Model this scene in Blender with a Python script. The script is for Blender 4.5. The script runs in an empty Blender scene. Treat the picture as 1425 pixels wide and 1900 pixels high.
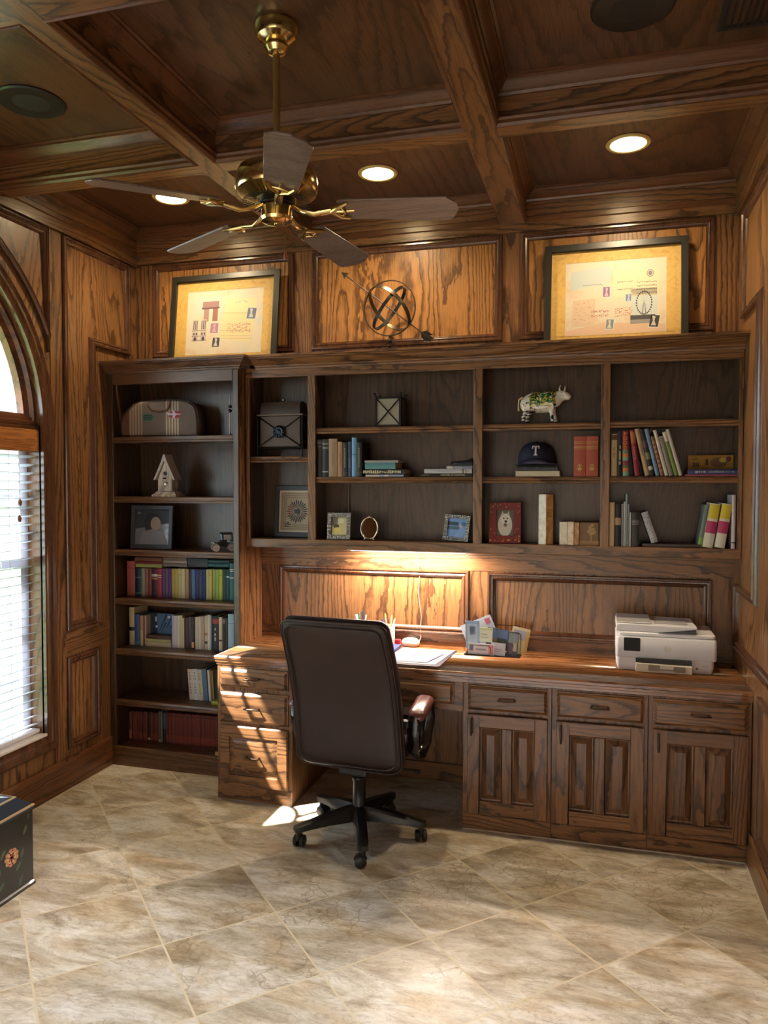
import bpy, bmesh, math, random
from mathutils import Vector, Matrix
random.seed(7)
SC = bpy.context.scene
COL = SC.collection
PI = math.pi

def lin(c):
    return tuple((v/255/12.92 if v/255 <= 0.04045 else ((v/255+0.055)/1.055)**2.4) for v in c[:3])

# ------------------------------------------------------------------ mesh building
W = {}                                   # top-level location of every thing (for world-space parts)

class MB:
    def __init__(s):
        s.bm = bmesh.new(); s.mi = 0; s.M = None
    def v(s, co):
        co = Vector(co)
        if s.M is not None: co = s.M @ co
        return s.bm.verts.new(co)
    def f(s, vs):
        try:
            fc = s.bm.faces.new(vs); fc.material_index = s.mi; return fc
        except ValueError:
            return None
    def box(s, x0, x1, y0, y1, z0, z1):
        c = [s.v((x, y, z)) for z in (z0, z1) for y in (y0, y1) for x in (x0, x1)]
        for q in ((0,2,3,1),(4,5,7,6),(0,1,5,4),(2,6,7,3),(0,4,6,2),(1,3,7,5)):
            s.f([c[i] for i in q])
        return s
    def loft(s, rings, closed=True, cap0=True, cap1=True):
        R = [[s.v(p) for p in r] for r in rings]
        n = len(R[0])
        for a, b in zip(R, R[1:]):
            for i in range(n if closed else n-1):
                j = (i+1) % n
                s.f((a[i], a[j], b[j], b[i]))
        if cap0 and n > 2: s.f(R[0][::-1])
        if cap1 and n > 2: s.f(R[-1])
        return s
    def tube(s, pts, r, n=8, closed=False, flat=None):
        pts = [Vector(p) for p in pts]; m = len(pts); rings = []
        up = None
        for i, p in enumerate(pts):
            if closed: t = pts[(i+1) % m]-pts[i-1]
            else: t = pts[min(i+1, m-1)]-pts[max(i-1, 0)]
            t.normalize()
            if up is None:
                up = Vector((0,0,1)) if abs(t.z) < .9 else Vector((1,0,0))
            a = t.cross(up); a.normalize(); b = a.cross(t); b.normalize(); up = b
            rr = r[i] if isinstance(r, (list, tuple)) else r
            fa, fb = flat or (1, 1)
            rings.append([p+(a*math.cos(k*2*PI/n)*fa+b*math.sin(k*2*PI/n)*fb)*rr for k in range(n)])
        if closed: rings.append(rings[0]); return s.loft(rings, True, False, False)
        return s.loft(rings)
    def lathe(s, prof, n=20, c=(0,0,0), axis='z'):
        c = Vector(c); rings = []
        for r, h in prof:
            ring = []
            for k in range(n):
                a, b = r*math.cos(k*2*PI/n), r*math.sin(k*2*PI/n)
                ring.append(c+Vector({'z': (a,b,h), 'y': (a,h,b), 'x': (h,a,b)}[axis]))
            rings.append(ring)
        return s.loft(rings)
    def ball(s, c, r, n=12, sc=(1,1,1)):
        c = Vector(c); m = max(6, n//2+1); rings = []
        for i in range(m+1):
            a = -PI/2+PI*i/m; rr = max(math.cos(a), 1e-3)
            rings.append([c+Vector((r*rr*math.cos(k*2*PI/n)*sc[0], r*rr*math.sin(k*2*PI/n)*sc[1], r*math.sin(a)*sc[2])) for k in range(n)])
        return s.loft(rings)
    def prism(s, poly, d0, d1, M):
        s2 = s.M; s.M = M if s2 is None else s2 @ M
        s.loft([[(p[0], p[1], d0) for p in poly], [(p[0], p[1], d1) for p in poly]])
        s.M = s2; return s
    def ring(s, poly, prof, M, cap=True, cap0=False):
        """profile (inset, height) swept round a polygon with mitred corners"""
        s2 = s.M; s.M = M if s2 is None else s2 @ M
        n = len(poly); P = [Vector((p[0], p[1])) for p in poly]
        area = sum(P[i].x*P[(i+1) % n].y-P[(i+1) % n].x*P[i].y for i in range(n))
        if area < 0: P.reverse()
        mit = []
        for i in range(n):
            d0 = (P[i]-P[i-1]).normalized(); d1 = (P[(i+1) % n]-P[i]).normalized()
            a = Vector((-d0.y, d0.x)); b = Vector((-d1.y, d1.x))
            mit.append((a+b)/max(1+a.dot(b), .2))
        rings = [[(P[i].x+mit[i].x*ins, P[i].y+mit[i].y*ins, h) for i in range(n)] for ins, h in prof]
        s.loft(rings, True, cap0, cap)
        s.M = s2; return s
    def sweep(s, path, prof, z=0, caps=True):
        """profile (offset to the right of the path, height) along an open plan path"""
        P = [Vector((p[0], p[1])) for p in path]; n = len(P); rings = []
        for i in range(n):
            ds = []
            if i > 0: ds.append((P[i]-P[i-1]).normalized())
            if i < n-1: ds.append((P[i+1]-P[i]).normalized())
            ns = [Vector((d.y, -d.x)) for d in ds]
            mt = ns[0] if len(ns) == 1 else (ns[0]+ns[1])/(1+ns[0].dot(ns[1]))
            rings.append([(P[i].x+mt.x*o, P[i].y+mt.y*o, z+h) for o, h in prof])
        return s.loft(rings, True, caps, caps)
    def quad(s, a, b, c, d):
        s.f([s.v(p) for p in (a, b, c, d)]); return s
    def text(s, txt, size, M, depth=0.0004):
        if isinstance(txt, int): return s.strokes(txt, size, M, txt*7+int(size*9000))
        cu = bpy.data.curves.new('lettering', 'FONT'); cu.body = txt; cu.size = size
        cu.align_x = 'CENTER'; cu.align_y = 'CENTER'; cu.extrude = depth; cu.resolution_u = 3
        ob = bpy.data.objects.new('lettering', cu); COL.objects.link(ob)
        dg = bpy.context.evaluated_depsgraph_get()
        me = ob.evaluated_get(dg).to_mesh()
        vs = [s.v(M @ v.co) for v in me.vertices]
        for p in me.polygons: s.f([vs[i] for i in p.vertices])
        ob.evaluated_get(dg).to_mesh_clear()
        bpy.data.objects.remove(ob); bpy.data.curves.remove(cu)
        return s
    def strokes(s, n, size, M, seed=0):
        """a run of unreadable letter-like strokes"""
        rn = random.Random(seed); p = size*.62
        for i in range(n):
            if rn.random() < .1: continue
            x = (i-n/2+.5)*p; h = size*rn.choice((.36,.36,.30,.44)); w_ = size*.09
            for dx in ((-.2,.2) if rn.random() < .6 else (0,)): s.prism(rect(x+dx*size-w_, x+dx*size+w_, -h, h), 0, .0004, M)
            zz = rn.choice((-h*.8, 0, h*.8)); s.prism(rect(x-size*.25, x+size*.25, zz-w_*.9, zz+w_*.9), 0, .00045, M)
        return s
    def warp(s, fn):
        for v in s.bm.verts: v.co = Vector(fn(v.co))
        return s
    def build(s, name, mats, parent=None, smooth=35, bevel=0, sub=0, world=True, loc=None, weld=True):
        bm = s.bm
        if weld: bmesh.ops.remove_doubles(bm, verts=bm.verts, dist=1e-5)
        bmesh.ops.recalc_face_normals(bm, faces=bm.faces)
        if parent is not None:
            if world: off = W[parent.name]
            else: off = Vector((0,0,0))
        elif loc is not None: off = Vector(loc)
        else:
            xs = [v.co for v in bm.verts]
            off = Vector(((min(p.x for p in xs)+max(p.x for p in xs))/2, (min(p.y for p in xs)+max(p.y for p in xs))/2, min(p.z for p in xs)))
        for v in bm.verts: v.co -= off
        me = bpy.data.meshes.new(name); bm.to_mesh(me); bm.free()
        if not isinstance(mats, (list, tuple)): mats = [mats]
        for m in mats: me.materials.append(m)
        if smooth:
            for p in me.polygons: p.use_smooth = True
            me.set_sharp_from_angle(angle=math.radians(smooth))
        o = bpy.data.objects.new(name, me); COL.objects.link(o)
        if parent is not None:
            o.parent = parent; W[o.name] = W[parent.name] if world else Vector((0,0,0))
        else:
            o.location = off; W[o.name] = off.copy()
        if bevel:
            b = o.modifiers.new('bevel', 'BEVEL'); b.width = bevel; b.segments = 2; b.limit_method = 'ANGLE'; b.angle_limit = math.radians(40); b.harden_normals = False
        if sub:
            b = o.modifiers.new('subsurf', 'SUBSURF'); b.levels = sub; b.render_levels = sub
        return o

def tag(o, label, cat, group=None):
    o['label'] = label; o['category'] = cat
    if group: o['group'] = group
    return o
def thing(name, label, cat, loc, rotz=0, group=None):
    o = bpy.data.objects.new(name, None); COL.objects.link(o); o.empty_display_size = .05
    o.location = loc; o.rotation_euler = (0,0,rotz); W[o.name] = Vector(loc)
    return tag(o, label, cat, group)
def struct(o):
    o['kind'] = 'structure'; return o
def dup(o, parent=None):
    c = o.copy(); COL.objects.link(c)
    if parent: c.parent = parent
    W[c.name] = W[o.name].copy()
    for ch in list(o.children): dup(ch, c)
    return c

def basis(u, v, n, o=(0,0,0)):
    M = Matrix.Identity(4)
    for i, c in enumerate((u, v, n, o)):
        for r in range(3): M[r][i] = c[r]
    return M
def Mback(y): return basis((1,0,0), (0,0,1), (0,-1,0), (0,y,0))      # faces the room from the back
def Mleft(x): return basis((0,1,0), (0,0,1), (1,0,0), (x,0,0))
def Mright(x): return basis((0,1,0), (0,0,1), (-1,0,0), (x,0,0))
def Mdown(z): return basis((1,0,0), (0,1,0), (0,0,-1), (0,0,z))
def Mup(z): return basis((1,0,0), (0,1,0), (0,0,1), (0,0,z))
def rect(a0, a1, b0, b1): return [(a0,b0),(a1,b0),(a1,b1),(a0,b1)]
def rrect(a0, a1, b0, b1, r, n=5):
    P = []
    for cx, cy, s in ((a1-r,b0+r,-90),(a1-r,b1-r,0),(a0+r,b1-r,90),(a0+r,b0+r,180)):
        for k in range(n+1):
            t = math.radians(s+90*k/n); P.append((cx+r*math.cos(t), cy+r*math.sin(t)))
    return P
def ell(cx, cy, a, b, n=24): return [(cx+a*math.cos(k*2*PI/n), cy+b*math.sin(k*2*PI/n)) for k in range(n)]

# ------------------------------------------------------------------ materials
class NT:
    def __init__(s, name):
        s.m = bpy.data.materials.new(name); s.m.use_nodes = True
        s.t = s.m.node_tree; s.t.nodes.clear()
        s.out = s.n('ShaderNodeOutputMaterial'); s.b = s.n('ShaderNodeBsdfPrincipled')
        s.t.links.new(s.b.outputs[0], s.out.inputs[0])
    def n(s, typ, ins=None, **props):
        nd = s.t.nodes.new(typ)
        for k, v in props.items(): setattr(nd, k, v)
        for k, v in (ins or {}).items(): s.set(nd, k, v)
        return nd
    def set(s, nd, k, v):
        sock = nd.inputs[k]
        if isinstance(v, bpy.types.Node): v = v.outputs[0]
        if isinstance(v, bpy.types.NodeSocket): s.t.links.new(v, sock)
        else: sock.default_value = v
    def p(s, **kw):
        for k, v in kw.items(): s.set(s.b, k.replace('_', ' '), v)
        return s.m
    def math(s, op, a, b=0.0, c=0.0): return s.n('ShaderNodeMath', {0: a, 1: b, 2: c}, operation=op)
    def vmath(s, op, a, b=(0,0,0)): return s.n('ShaderNodeVectorMath', {0: a, 1: b}, operation=op)
    def ramp(s, fac, stops, interp='LINEAR'):
        nd = s.n('ShaderNodeValToRGB', {0: fac}); cr = nd.color_ramp; cr.interpolation = interp
        while len(cr.elements) < len(stops): cr.elements.new(.5)
        for e, (p, c) in zip(cr.elements, stops):
            e.position = p; e.color = (*c, 1) if len(c) == 3 else c
        return nd
    def mix(s, fac, a, b, bt='MIX'):
        nd = s.n('ShaderNodeMix', data_type='RGBA', blend_type=bt)
        s.set(nd, 0, fac); s.set(nd, 6, a if not isinstance(a, tuple) else (*a[:3], 1)); s.set(nd, 7, b if not isinstance(b, tuple) else (*b[:3], 1))
        return nd.outputs[2]
    def noise(s, vec, scale, detail=2, rough=.5, dist=0.0):
        return s.n('ShaderNodeTexNoise', {'Vector': vec, 'Scale': scale, 'Detail': detail, 'Roughness': rough, 'Distortion': dist})

CACHE = {}
def paint(c, rough=.5, metal=0.0, coat=0.0, name=None):
    key = (tuple(c), rough, metal, coat)
    if key not in CACHE:
        t = NT(name or 'paint')
        CACHE[key] = t.p(Base_Color=(*lin(c), 1), Roughness=rough, Metallic=metal, Coat_Weight=coat)
    return CACHE[key]
def emit(c, strength):
    t = NT('lamp_glow'); return t.p(Base_Color=(*lin(c), 1), Emission_Color=(*lin(c), 1), Emission_Strength=strength)

def wood(name, axis='z', light=(150,100,58), dark=(66,38,20), K=40, sc=2.3, along=.095, rough=.34, coat=.12, contrast=.85, pores=.38):
    t = NT(name)
    tc = t.n('ShaderNodeTexCoord'); oi = t.n('ShaderNodeObjectInfo')
    off = t.vmath('MULTIPLY', t.n('ShaderNodeCombineXYZ', {0: oi.outputs['Random'], 1: oi.outputs['Random'], 2: oi.outputs['Random']}), (31.7, 17.3, 23.9))
    co = t.vmath('ADD', tc.outputs['Object'], off)
    a = {'x': (along,1,1), 'y': (1,along,1), 'z': (1,1,along)}[axis]
    f = {'x': (.03,1,1), 'y': (1,.03,1), 'z': (1,1,.03)}[axis]
    c1 = t.vmath('MULTIPLY', co, a)
    n1 = t.noise(c1, sc, 2.2, .42, .35)
    jag = t.noise(t.vmath('MULTIPLY', co, tuple(.35 if q < 1 else 1 for q in a)), 34, 2, .6)
    fr = t.math('FRACT', t.math('ADD', t.math('MULTIPLY', n1.outputs[0], K), t.math('MULTIPLY', jag.outputs[0], .9)))
    dk = lin(dark); lt = lin(light)
    mid = tuple(d*.35+l*.65 for d, l in zip(dk, lt)); hi = tuple(min(1, l*1.08) for l in lt)
    band = t.ramp(fr, [(0, lt), (.45, hi), (.68, mid), (.86, dk), (.94, dk), (1.0, lt)])
    broad = t.noise(c1, sc*2.3, 1)
    c2 = t.vmath('MULTIPLY', co, f)
    fine = t.noise(c2, 240, 2, .6)
    pr = t.ramp(fine.outputs[0], [(.36, (1-pores,)*3), (.52, (1,1,1)), (.8, (1.08,)*3)])
    base = t.mix(contrast, lt, band.outputs[0])
    col = t.mix(1.0, base, pr.outputs[0], 'MULTIPLY')
    vv = t.math('ADD', t.math('MULTIPLY', oi.outputs['Random'], .16), t.math('MULTIPLY', broad.outputs[0], .5))
    vv = t.math('ADD', vv, .67)
    col = t.mix(1.0, col, t.n('ShaderNodeCombineColor', {0: vv, 1: vv, 2: vv}), 'MULTIPLY')
    bump = t.n('ShaderNodeBump', {'Strength': .12, 'Distance': .001, 'Height': fine.outputs[0]})
    rr = t.math('ADD', t.math('MULTIPLY', fine.outputs[0], .12), rough-.05)
    return t.p(Base_Color=col, Roughness=rr, Coat_Weight=coat, Coat_Roughness=.14, Normal=bump)

# ------------------------------------------------------------------ palette
LT, DK = (130,91,57), (56,36,22)
OAKx = wood('oak_along_x', 'x', LT, DK); OAKy = wood('oak_along_y', 'y', LT, DK); OAKz = wood('oak_along_z', 'z', LT, DK)
PANz = wood('oak_panel_lit', 'z', (166,116,66), (80,50,26), K=46, sc=2.1, contrast=.85)  # lighter copy of the panel oak, ceiling lamp glow put into its colour
PAN2 = wood('oak_side_panel', 'z', (138,97,60), (68,44,26), K=46, sc=2.1, contrast=.85)
CEIy = wood('oak_ceiling_panel', 'y', (96,66,45), (54,36,24), K=36, sc=1.5, contrast=.65)
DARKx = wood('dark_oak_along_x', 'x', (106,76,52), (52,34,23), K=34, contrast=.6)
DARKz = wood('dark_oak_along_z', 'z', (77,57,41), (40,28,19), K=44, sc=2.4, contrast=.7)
DOORP = wood('oak_door_panel', 'z', (118,82,54), (50,33,21), K=30, sc=2.6)
MOLD = wood('moulding_oak', 'z', (92,60,40), (54,33,22), K=8, contrast=.5, rough=.24, coat=.5)
TOPx = wood('worktop_oak', 'x', (150,102,64), (90,56,32), K=34, sc=1.9, rough=.16, coat=.8, contrast=.8)
BLADE = wood('fan_blade_wood', 'x', (116,98,88), (88,72,64), K=14, sc=5, contrast=.5, rough=.35)
BLACK = paint((24,23,24), .45); BRASS = paint((226,202,142), .17, 1.0); BRONZE = paint((70,56,46), .32, .9)
PEWTER = paint((150,146,140), .3, 1.0); IRON = paint((40,38,36), .45, .8); SILVER = paint((190,188,184), .28, 1.0)
WHITE = paint((226,226,228), .35); PAPER = paint((226,220,204), .8); GREY = paint((130,130,132), .5)
CREAM = paint((208,198,166), .7)

def floor_material():
    t = NT('travertine_tile'); g = t.n('ShaderNodeTexCoord')
    sp = t.n('ShaderNodeSeparateXYZ', {0: g.outputs['Object']})
    x, y = sp.outputs[0], sp.outputs[1]
    r2 = 1/math.sqrt(2); T = .4306
    a = t.math('DIVIDE', t.math('SUBTRACT', t.math('MULTIPLY', t.math('ADD', x, y), r2), (3.313)*r2), T)
    b = t.math('DIVIDE', t.math('SUBTRACT', t.math('MULTIPLY', t.math('SUBTRACT', x, y), r2), (.02-3.293)*r2), T)
    fa, fb = t.math('FRACT', t.math('ADD', a, 50)), t.math('FRACT', t.math('ADD', b, 50))
    ea = t.math('MINIMUM', fa, t.math('SUBTRACT', 1.0, fa)); eb = t.math('MINIMUM', fb, t.math('SUBTRACT', 1.0, fb))
    edge = t.math('MINIMUM', ea, eb)
    grout = t.math('LESS_THAN', edge, .0085)
    cell = t.n('ShaderNodeCombineXYZ', {0: t.math('FLOOR', a), 1: t.math('FLOOR', b), 2: 0.0})
    wn = t.n('ShaderNodeTexWhiteNoise', {'Vector': cell}, noise_dimensions='3D')
    co = t.vmath('ADD', g.outputs['Object'], t.vmath('MULTIPLY', wn.outputs['Color'], (19.0, 23.0, 13.0)))
    rot = t.n('ShaderNodeMapping', {'Vector': co, 'Rotation': (0, 0, .5), 'Scale': (1.0, 2.6, 1)})
    big = t.noise(rot, 2.6, 5, .6, 1.1)
    med = t.noise(rot, 11, 5, .68, 1.6)
    base = t.ramp(big.outputs[0], [(.30, lin((158,145,122))), (.43, lin((191,180,160))), (.53, lin((216,209,193))), (.68, lin((234,230,221)))])
    m2 = t.ramp(med.outputs[0], [(.34, (.70,.66,.62)), (.47, (.96,.95,.94)), (.7, (1.1,1.1,1.1))])
    col = t.mix(.85, base, m2, 'MULTIPLY')
    wis = t.noise(rot, 5.5, 6, .62, 2.2)
    wv = t.ramp(t.math('ABSOLUTE', t.math('SUBTRACT', wis.outputs[0], .5)), [(0, (.66,.61,.55)), (.022, (.86,.84,.81)), (.05, (1,1,1))])
    col = t.mix(.5, col, wv, 'MULTIPLY')
    oc = t.ramp(t.noise(rot, 3.2, 3, .5, .7).outputs[0], [(.45, (1,1,1)), (.66, (.88,.76,.58))])
    col = t.mix(.75, col, oc, 'MULTIPLY')
    vn = t.noise(co, 4.5, 2, .5, .6)
    vor = t.n('ShaderNodeTexVoronoi', {'Vector': t.vmath('ADD', co, t.vmath('MULTIPLY', vn.outputs['Color'], (.22,.22,.22))), 'Scale': 15.0}, feature='DISTANCE_TO_EDGE')
    crack = t.math('LESS_THAN', vor, .035)
    mask = t.math('GREATER_THAN', t.noise(co, 2.1, 1).outputs[0], .585)
    col = t.mix(t.math('MULTIPLY', t.math('MULTIPLY', crack, mask), .38), col, lin((128,108,84)))
    pit = t.noise(t.n('ShaderNodeMapping', {'Vector': co, 'Rotation': (0, 0, .5), 'Scale': (1, 2.2, 1)}), 46, 3, .6, .8)
    pm = t.ramp(pit.outputs[0], [(.28, (.5,.45,.4)), (.345, (1,1,1))])
    col = t.mix(.8, col, pm, 'MULTIPLY')
    tv = t.math('ADD', t.math('MULTIPLY', wn.outputs['Value'], .22), .88)
    col = t.mix(1.0, col, t.n('ShaderNodeCombineColor', {0: tv, 1: tv, 2: tv}), 'MULTIPLY')
    col = t.mix(grout, col, lin((214,200,170)))
    ro = t.math('ADD', t.math('MULTIPLY', med.outputs[0], .2), .30)
    ro = t.math('ADD', ro, t.math('MULTIPLY', grout, .3))
    bump = t.n('ShaderNodeBump', {'Strength': .25, 'Distance': .002, 'Height': t.math('ADD', t.math('SUBTRACT', 1.0, grout), t.math('MULTIPLY', med.outputs[0], .25))})
    return t.p(Base_Color=col, Roughness=ro, Normal=bump)

# ------------------------------------------------------------------ room shell
XL, XR, YW, YF = -2.786, .645, 4.177, -1.6
ZB, ZC, ZFR = 3.05, 3.215, 3.008
YD0 = 3.613
def S(o): return struct(o)

m = MB(); m.box(XL-.2, XR+.2, YF-5, YW+.2, -.1, 0)
S(m.build('floor', floor_material(), smooth=0, loc=(0,0,0)))
m = MB(); m.box(XL-.2, XR+.2, YF-.2, YW+.2, ZC, ZC+.12)
S(m.build('ceiling', CEIy, smooth=0))
m = MB(); m.box(XL-.2, XR+.2, YW, YW+.2, 0, ZC); S(m.build('wall_back', PAN2, smooth=0))
m = MB(); m.box(XR, XR+.2, YF-.2, YW, 0, ZC); S(m.build('wall_right', PAN2, smooth=0))
m = MB()
m.box(XL-.2, -2.6, YF-.2, YF, 0, ZC); m.box(.5, XR+.2, YF-.2, YF, 0, ZC); m.box(-2.6, .5, YF-.2, YF, 2.1, ZC)
S(m.build('wall_front', PAN2, smooth=0))
# invented hall behind the camera, added to keep sky light out
PLA = paint((206,200,190), .9)
for b_ in ((-4.2,-4.0,-7.0,YF-.2,0,5.4), (2.0,2.2,-7.0,YF-.2,0,5.4), (-4.2,2.2,-7.2,-7.0,0,5.4), (-4.2,2.2,YF-.4,YF-.2,ZC,5.4)):
    m = MB(); m.box(*b_); S(m.build('wall_added_hall', PLA, smooth=0))
for b_ in ((-4.2,XL-.2,YF-.4,YF-.2,0,ZC), (XR+.2,2.2,YF-.4,YF-.2,0,ZC)):
    m = MB(); m.box(*b_); S(m.build('wall_added_hall', PLA, smooth=0))
m = MB(); m.box(-4.2,2.2,-7.2,YF-.2,5.4,5.5); S(m.build('ceiling_added_hall', PLA, smooth=0))
m = MB(); m.box(-4.2,2.2,-7.2,YF-5,-.1,0); m.box(-4.2,XL-.2,YF-5,YF-.2,-.1,0); m.box(XR+.2,2.2,YF-5,YF-.2,-.1,0); S(m.build('floor_added_hall', PLA, smooth=0))
# left wall with an arched opening
WY0, WY1, WZ0, WZS = 1.55, 3.317, .345, 1.96
WC, WR = (WY0+WY1)/2, (WY1-WY0)/2
def arc(r, n=32, c=WC, z=WZS, a0=0, a1=180): return [(c+r*math.cos(math.radians(a0+(a1-a0)*k/n)), z+r*math.sin(math.radians(a0+(a1-a0)*k/n))) for k in range(n+1)]
m = MB(); T = .14; ML = Mleft(XL)
m.prism(rect(YF-.2, WY0, 0, ZC), -T, 0, ML); m.prism(rect(WY1, YW+.2, 0, ZC), -T, 0, ML); m.prism(rect(WY0, WY1, 0, WZ0), -T, 0, ML)
A = arc(WR)
for p, q in zip(A, A[1:]):
    m.prism([(q[0],q[1]), (p[0],p[1]), (p[0],ZC), (q[0],ZC)], -T, 0, ML)
S(m.build('wall_left', PAN2, smooth=0, weld=False))

# window: casing, sashes, panes
wpoly = [(WY0,WZ0), (WY1,WZ0)] + arc(WR)
m = MB()
m.ring(wpoly, [(-.082,0), (-.082,.020), (-.07,.028), (-.052,.022), (-.034,.026), (-.016,.018), (0,.018), (0,-.01)], ML, cap=False)
win = S(m.build('window_1', MOLD, smooth=25))
m = MB(); mlo = Mleft(XL-.12)
m.ring(rect(WY0, WY1, WZ0, WZS-.02), [(0,-.03), (0,.035), (.02,.04), (.05,.03), (.05,-.03)], mlo, cap=False)
m.box(XL-.15, XL-.085, WY0, WY1, 1.235, 1.275)
for y in (WY0+(WY1-WY0)/3, WY0+2*(WY1-WY0)/3): m.box(XL-.13, XL-.11, y-.009, y+.009, WZ0, WZS)
for z in (.64, .94, 1.6): m.box(XL-.13, XL-.11, WY0, WY1, z-.009, z+.009)
m.build('sash', paint((196,192,200), .4), win)
m = MB()
m.ring(arc(WR), [(0,.02), (0,.095), (.02,.1), (.03,.08), (.058,.07), (.058,.03)], mlo, cap=False)
for a in (36, 72, 108, 144):
    c, s_ = math.cos(math.radians(a)), math.sin(math.radians(a))
    m.prism([(WC+.3*c-s_*.009, WZS+.3*s_+c*.009), (WC+.3*c+s_*.009, WZS+.3*s_-c*.009), (WC+WR*c+s_*.009, WZS+WR*s_-c*.009), (WC+WR*c-s_*.009, WZS+WR*s_+c*.009)], .045, .065, mlo)
m.ring(arc(.31), [(0,.045), (0,.065), (.018,.065), (.018,.045)], mlo, cap=False)
m.box(XL-.17, XL-.03, WY0, WY1, 1.955, 2.0); m.box(XL-.16, XL-.015, WY0, WY1, 1.94, 1.957)
m.build('arched_sash', wood('window_oak', 'y', (112,70,42), (62,36,22), K=10), win)
t = NT('window_glass'); tr = t.n('ShaderNodeBsdfTransparent'); gl = t.n('ShaderNodeBsdfGlossy', {'Roughness': .02})
mx = t.n('ShaderNodeMixShader', {0: .05, 1: tr.outputs[0], 2: gl.outputs[0]}); t.t.links.new(mx.outputs[0], t.out.inputs[0]); PANE = t.m
m = MB(); m.prism(wpoly, -.003, .001, mlo); m.build('glass_pane', PANE, win, smooth=0)
m = MB(); m.box(XL-.11, XL+.02, WY0-.0, WY1, WZ0-.0, WZ0+.015); m.build('window_sill', paint((214,208,204), .35), win, bevel=.004)

# blind
bl = thing('window_blind', 'white horizontal slat blind with wooden valance in the lower arched window', 'blind', (XL-.03, WC, WZ0+.015))
m = MB(); m.box(XL-.075, XL-.006, WY0+.004, WY1-.004, 1.825, 1.938); m.build('valance', wood('valance_wood', 'y', (186,124,70), (140,86,46), K=10, contrast=.5), bl, bevel=.004)
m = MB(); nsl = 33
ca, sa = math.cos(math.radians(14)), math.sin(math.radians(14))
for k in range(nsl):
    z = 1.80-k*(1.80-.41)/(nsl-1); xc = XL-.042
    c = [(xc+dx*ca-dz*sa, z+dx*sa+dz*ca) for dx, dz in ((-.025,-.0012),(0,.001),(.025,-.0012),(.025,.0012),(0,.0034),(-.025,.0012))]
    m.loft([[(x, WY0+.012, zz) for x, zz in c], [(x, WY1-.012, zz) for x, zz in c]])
m.build('slats', paint((172,184,198), .5), bl)  # white slats coloured blue-grey, with their shade put into the paint
m = MB(); m.box(XL-.068, XL-.018, WY0+.012, WY1-.012, .368, .386); m.build('bottom_rail', paint((214,214,220), .4), bl, bevel=.003)
for y in (WY0+.2, WC, 3.11):
    m = MB(); m.tube([(XL-.016, y, .38), (XL-.016, y, 1.83)], .0014, 5); m.tube([(XL-.068, y, .38), (XL-.068, y, 1.83)], .0014, 5); m.build('ladder_cord', WHITE, bl)
m = MB(); m.tube([(XL-.005, 3.17, 1.83), (XL-.004, 3.17, 1.58)], .0015, 5); m.tube([(XL-.003, 3.163, 1.83), (XL-.002, 3.163, 1.50)], .0015, 5); pc = m.build('pull_cord', WHITE, bl)
for p in ((XL-.004, 3.17, 1.585), (XL-.002, 3.163, 1.505)): m = MB(); m.lathe([(.003,0), (.009,-.012), (.010,-.022), (.006,-.034)], 10, p); m.build('tassel', paint((120,82,50), .5), pc)

# ------------------------------------------------------------------ wall mouldings and boards
PM = [(0,0), (0,.014), (.004,.020), (.012,.021), (.017,.014), (.022,.013), (.028,.016), (.034,.013), (.040,.006), (.044,0)]
tn = [0]
def trim(mb, mat=None, **kw):
    tn[0] += 1
    return S(mb.build('trim_%d' % tn[0], mat or MOLD, **kw))
def wall_panel(M, poly): m = MB(); m.ring(poly, PM, M, cap=False); return trim(m, smooth=25)
MBK, MRT = Mback(YW), Mright(XR)
for x0, x1 in ((-2.664,-1.730), (-1.620,-.525), (-.427,.533)):
    wall_panel(MBK, rect(x0, x1, 2.436, 3.0))
    m = MB(); m.box(x0+.03, x1-.03, YW-.003, YW, 2.466, 2.97); trim(m, PANz, smooth=0)
wall_panel(MBK, rect(-1.828, -.697, .825, 1.187)); wall_panel(MBK, rect(-.595, .545, .825, 1.180))
wall_panel(ML, [(3.49,.865), (3.752,.865), (3.752,2.445), (4.092,2.445), (4.092,2.988), (3.49,2.988)])
wall_panel(ML, rect(3.49, 3.757, .215, .72))
sp = [(3.372,2.985), (1.495,2.985)] + [(1.495,2.36)] + [p for p in reversed(arc(1.04, 40)) if p[1] > 2.36 and 1.5 < p[0] < 3.37] + [(3.372,2.345)]
wall_panel(ML, sp)
wall_panel(ML, rect(.2, 1.36, .865, 2.988))
wall_panel(ML, rect(.2, 1.36, .215, .72))
wall_panel(MRT, [(-1.0,.862), (4.06,.862), (4.06,1.178), (3.60,1.178), (3.60,2.45), (4.0,2.45), (4.0,2.952), (-1.0,2.952)])
wall_panel(MRT, rect(.8, 3.44, .17, .785))
m = MB(); m.box(-.63, XR-.018, YD0-.009, YD0-.0045, 0, .004); trim(m, paint((206,198,180), .8), smooth=0)
m = MB(); m.box(XR-.024, XR-.018, YF, YD0-.009, 0, .004); trim(m, paint((206,198,180), .8), smooth=0)
m = MB(); m.box(XL+.020, XL+.026, YF, 3.86, 0, .004); trim(m, paint((206,198,180), .8), smooth=0)
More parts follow.
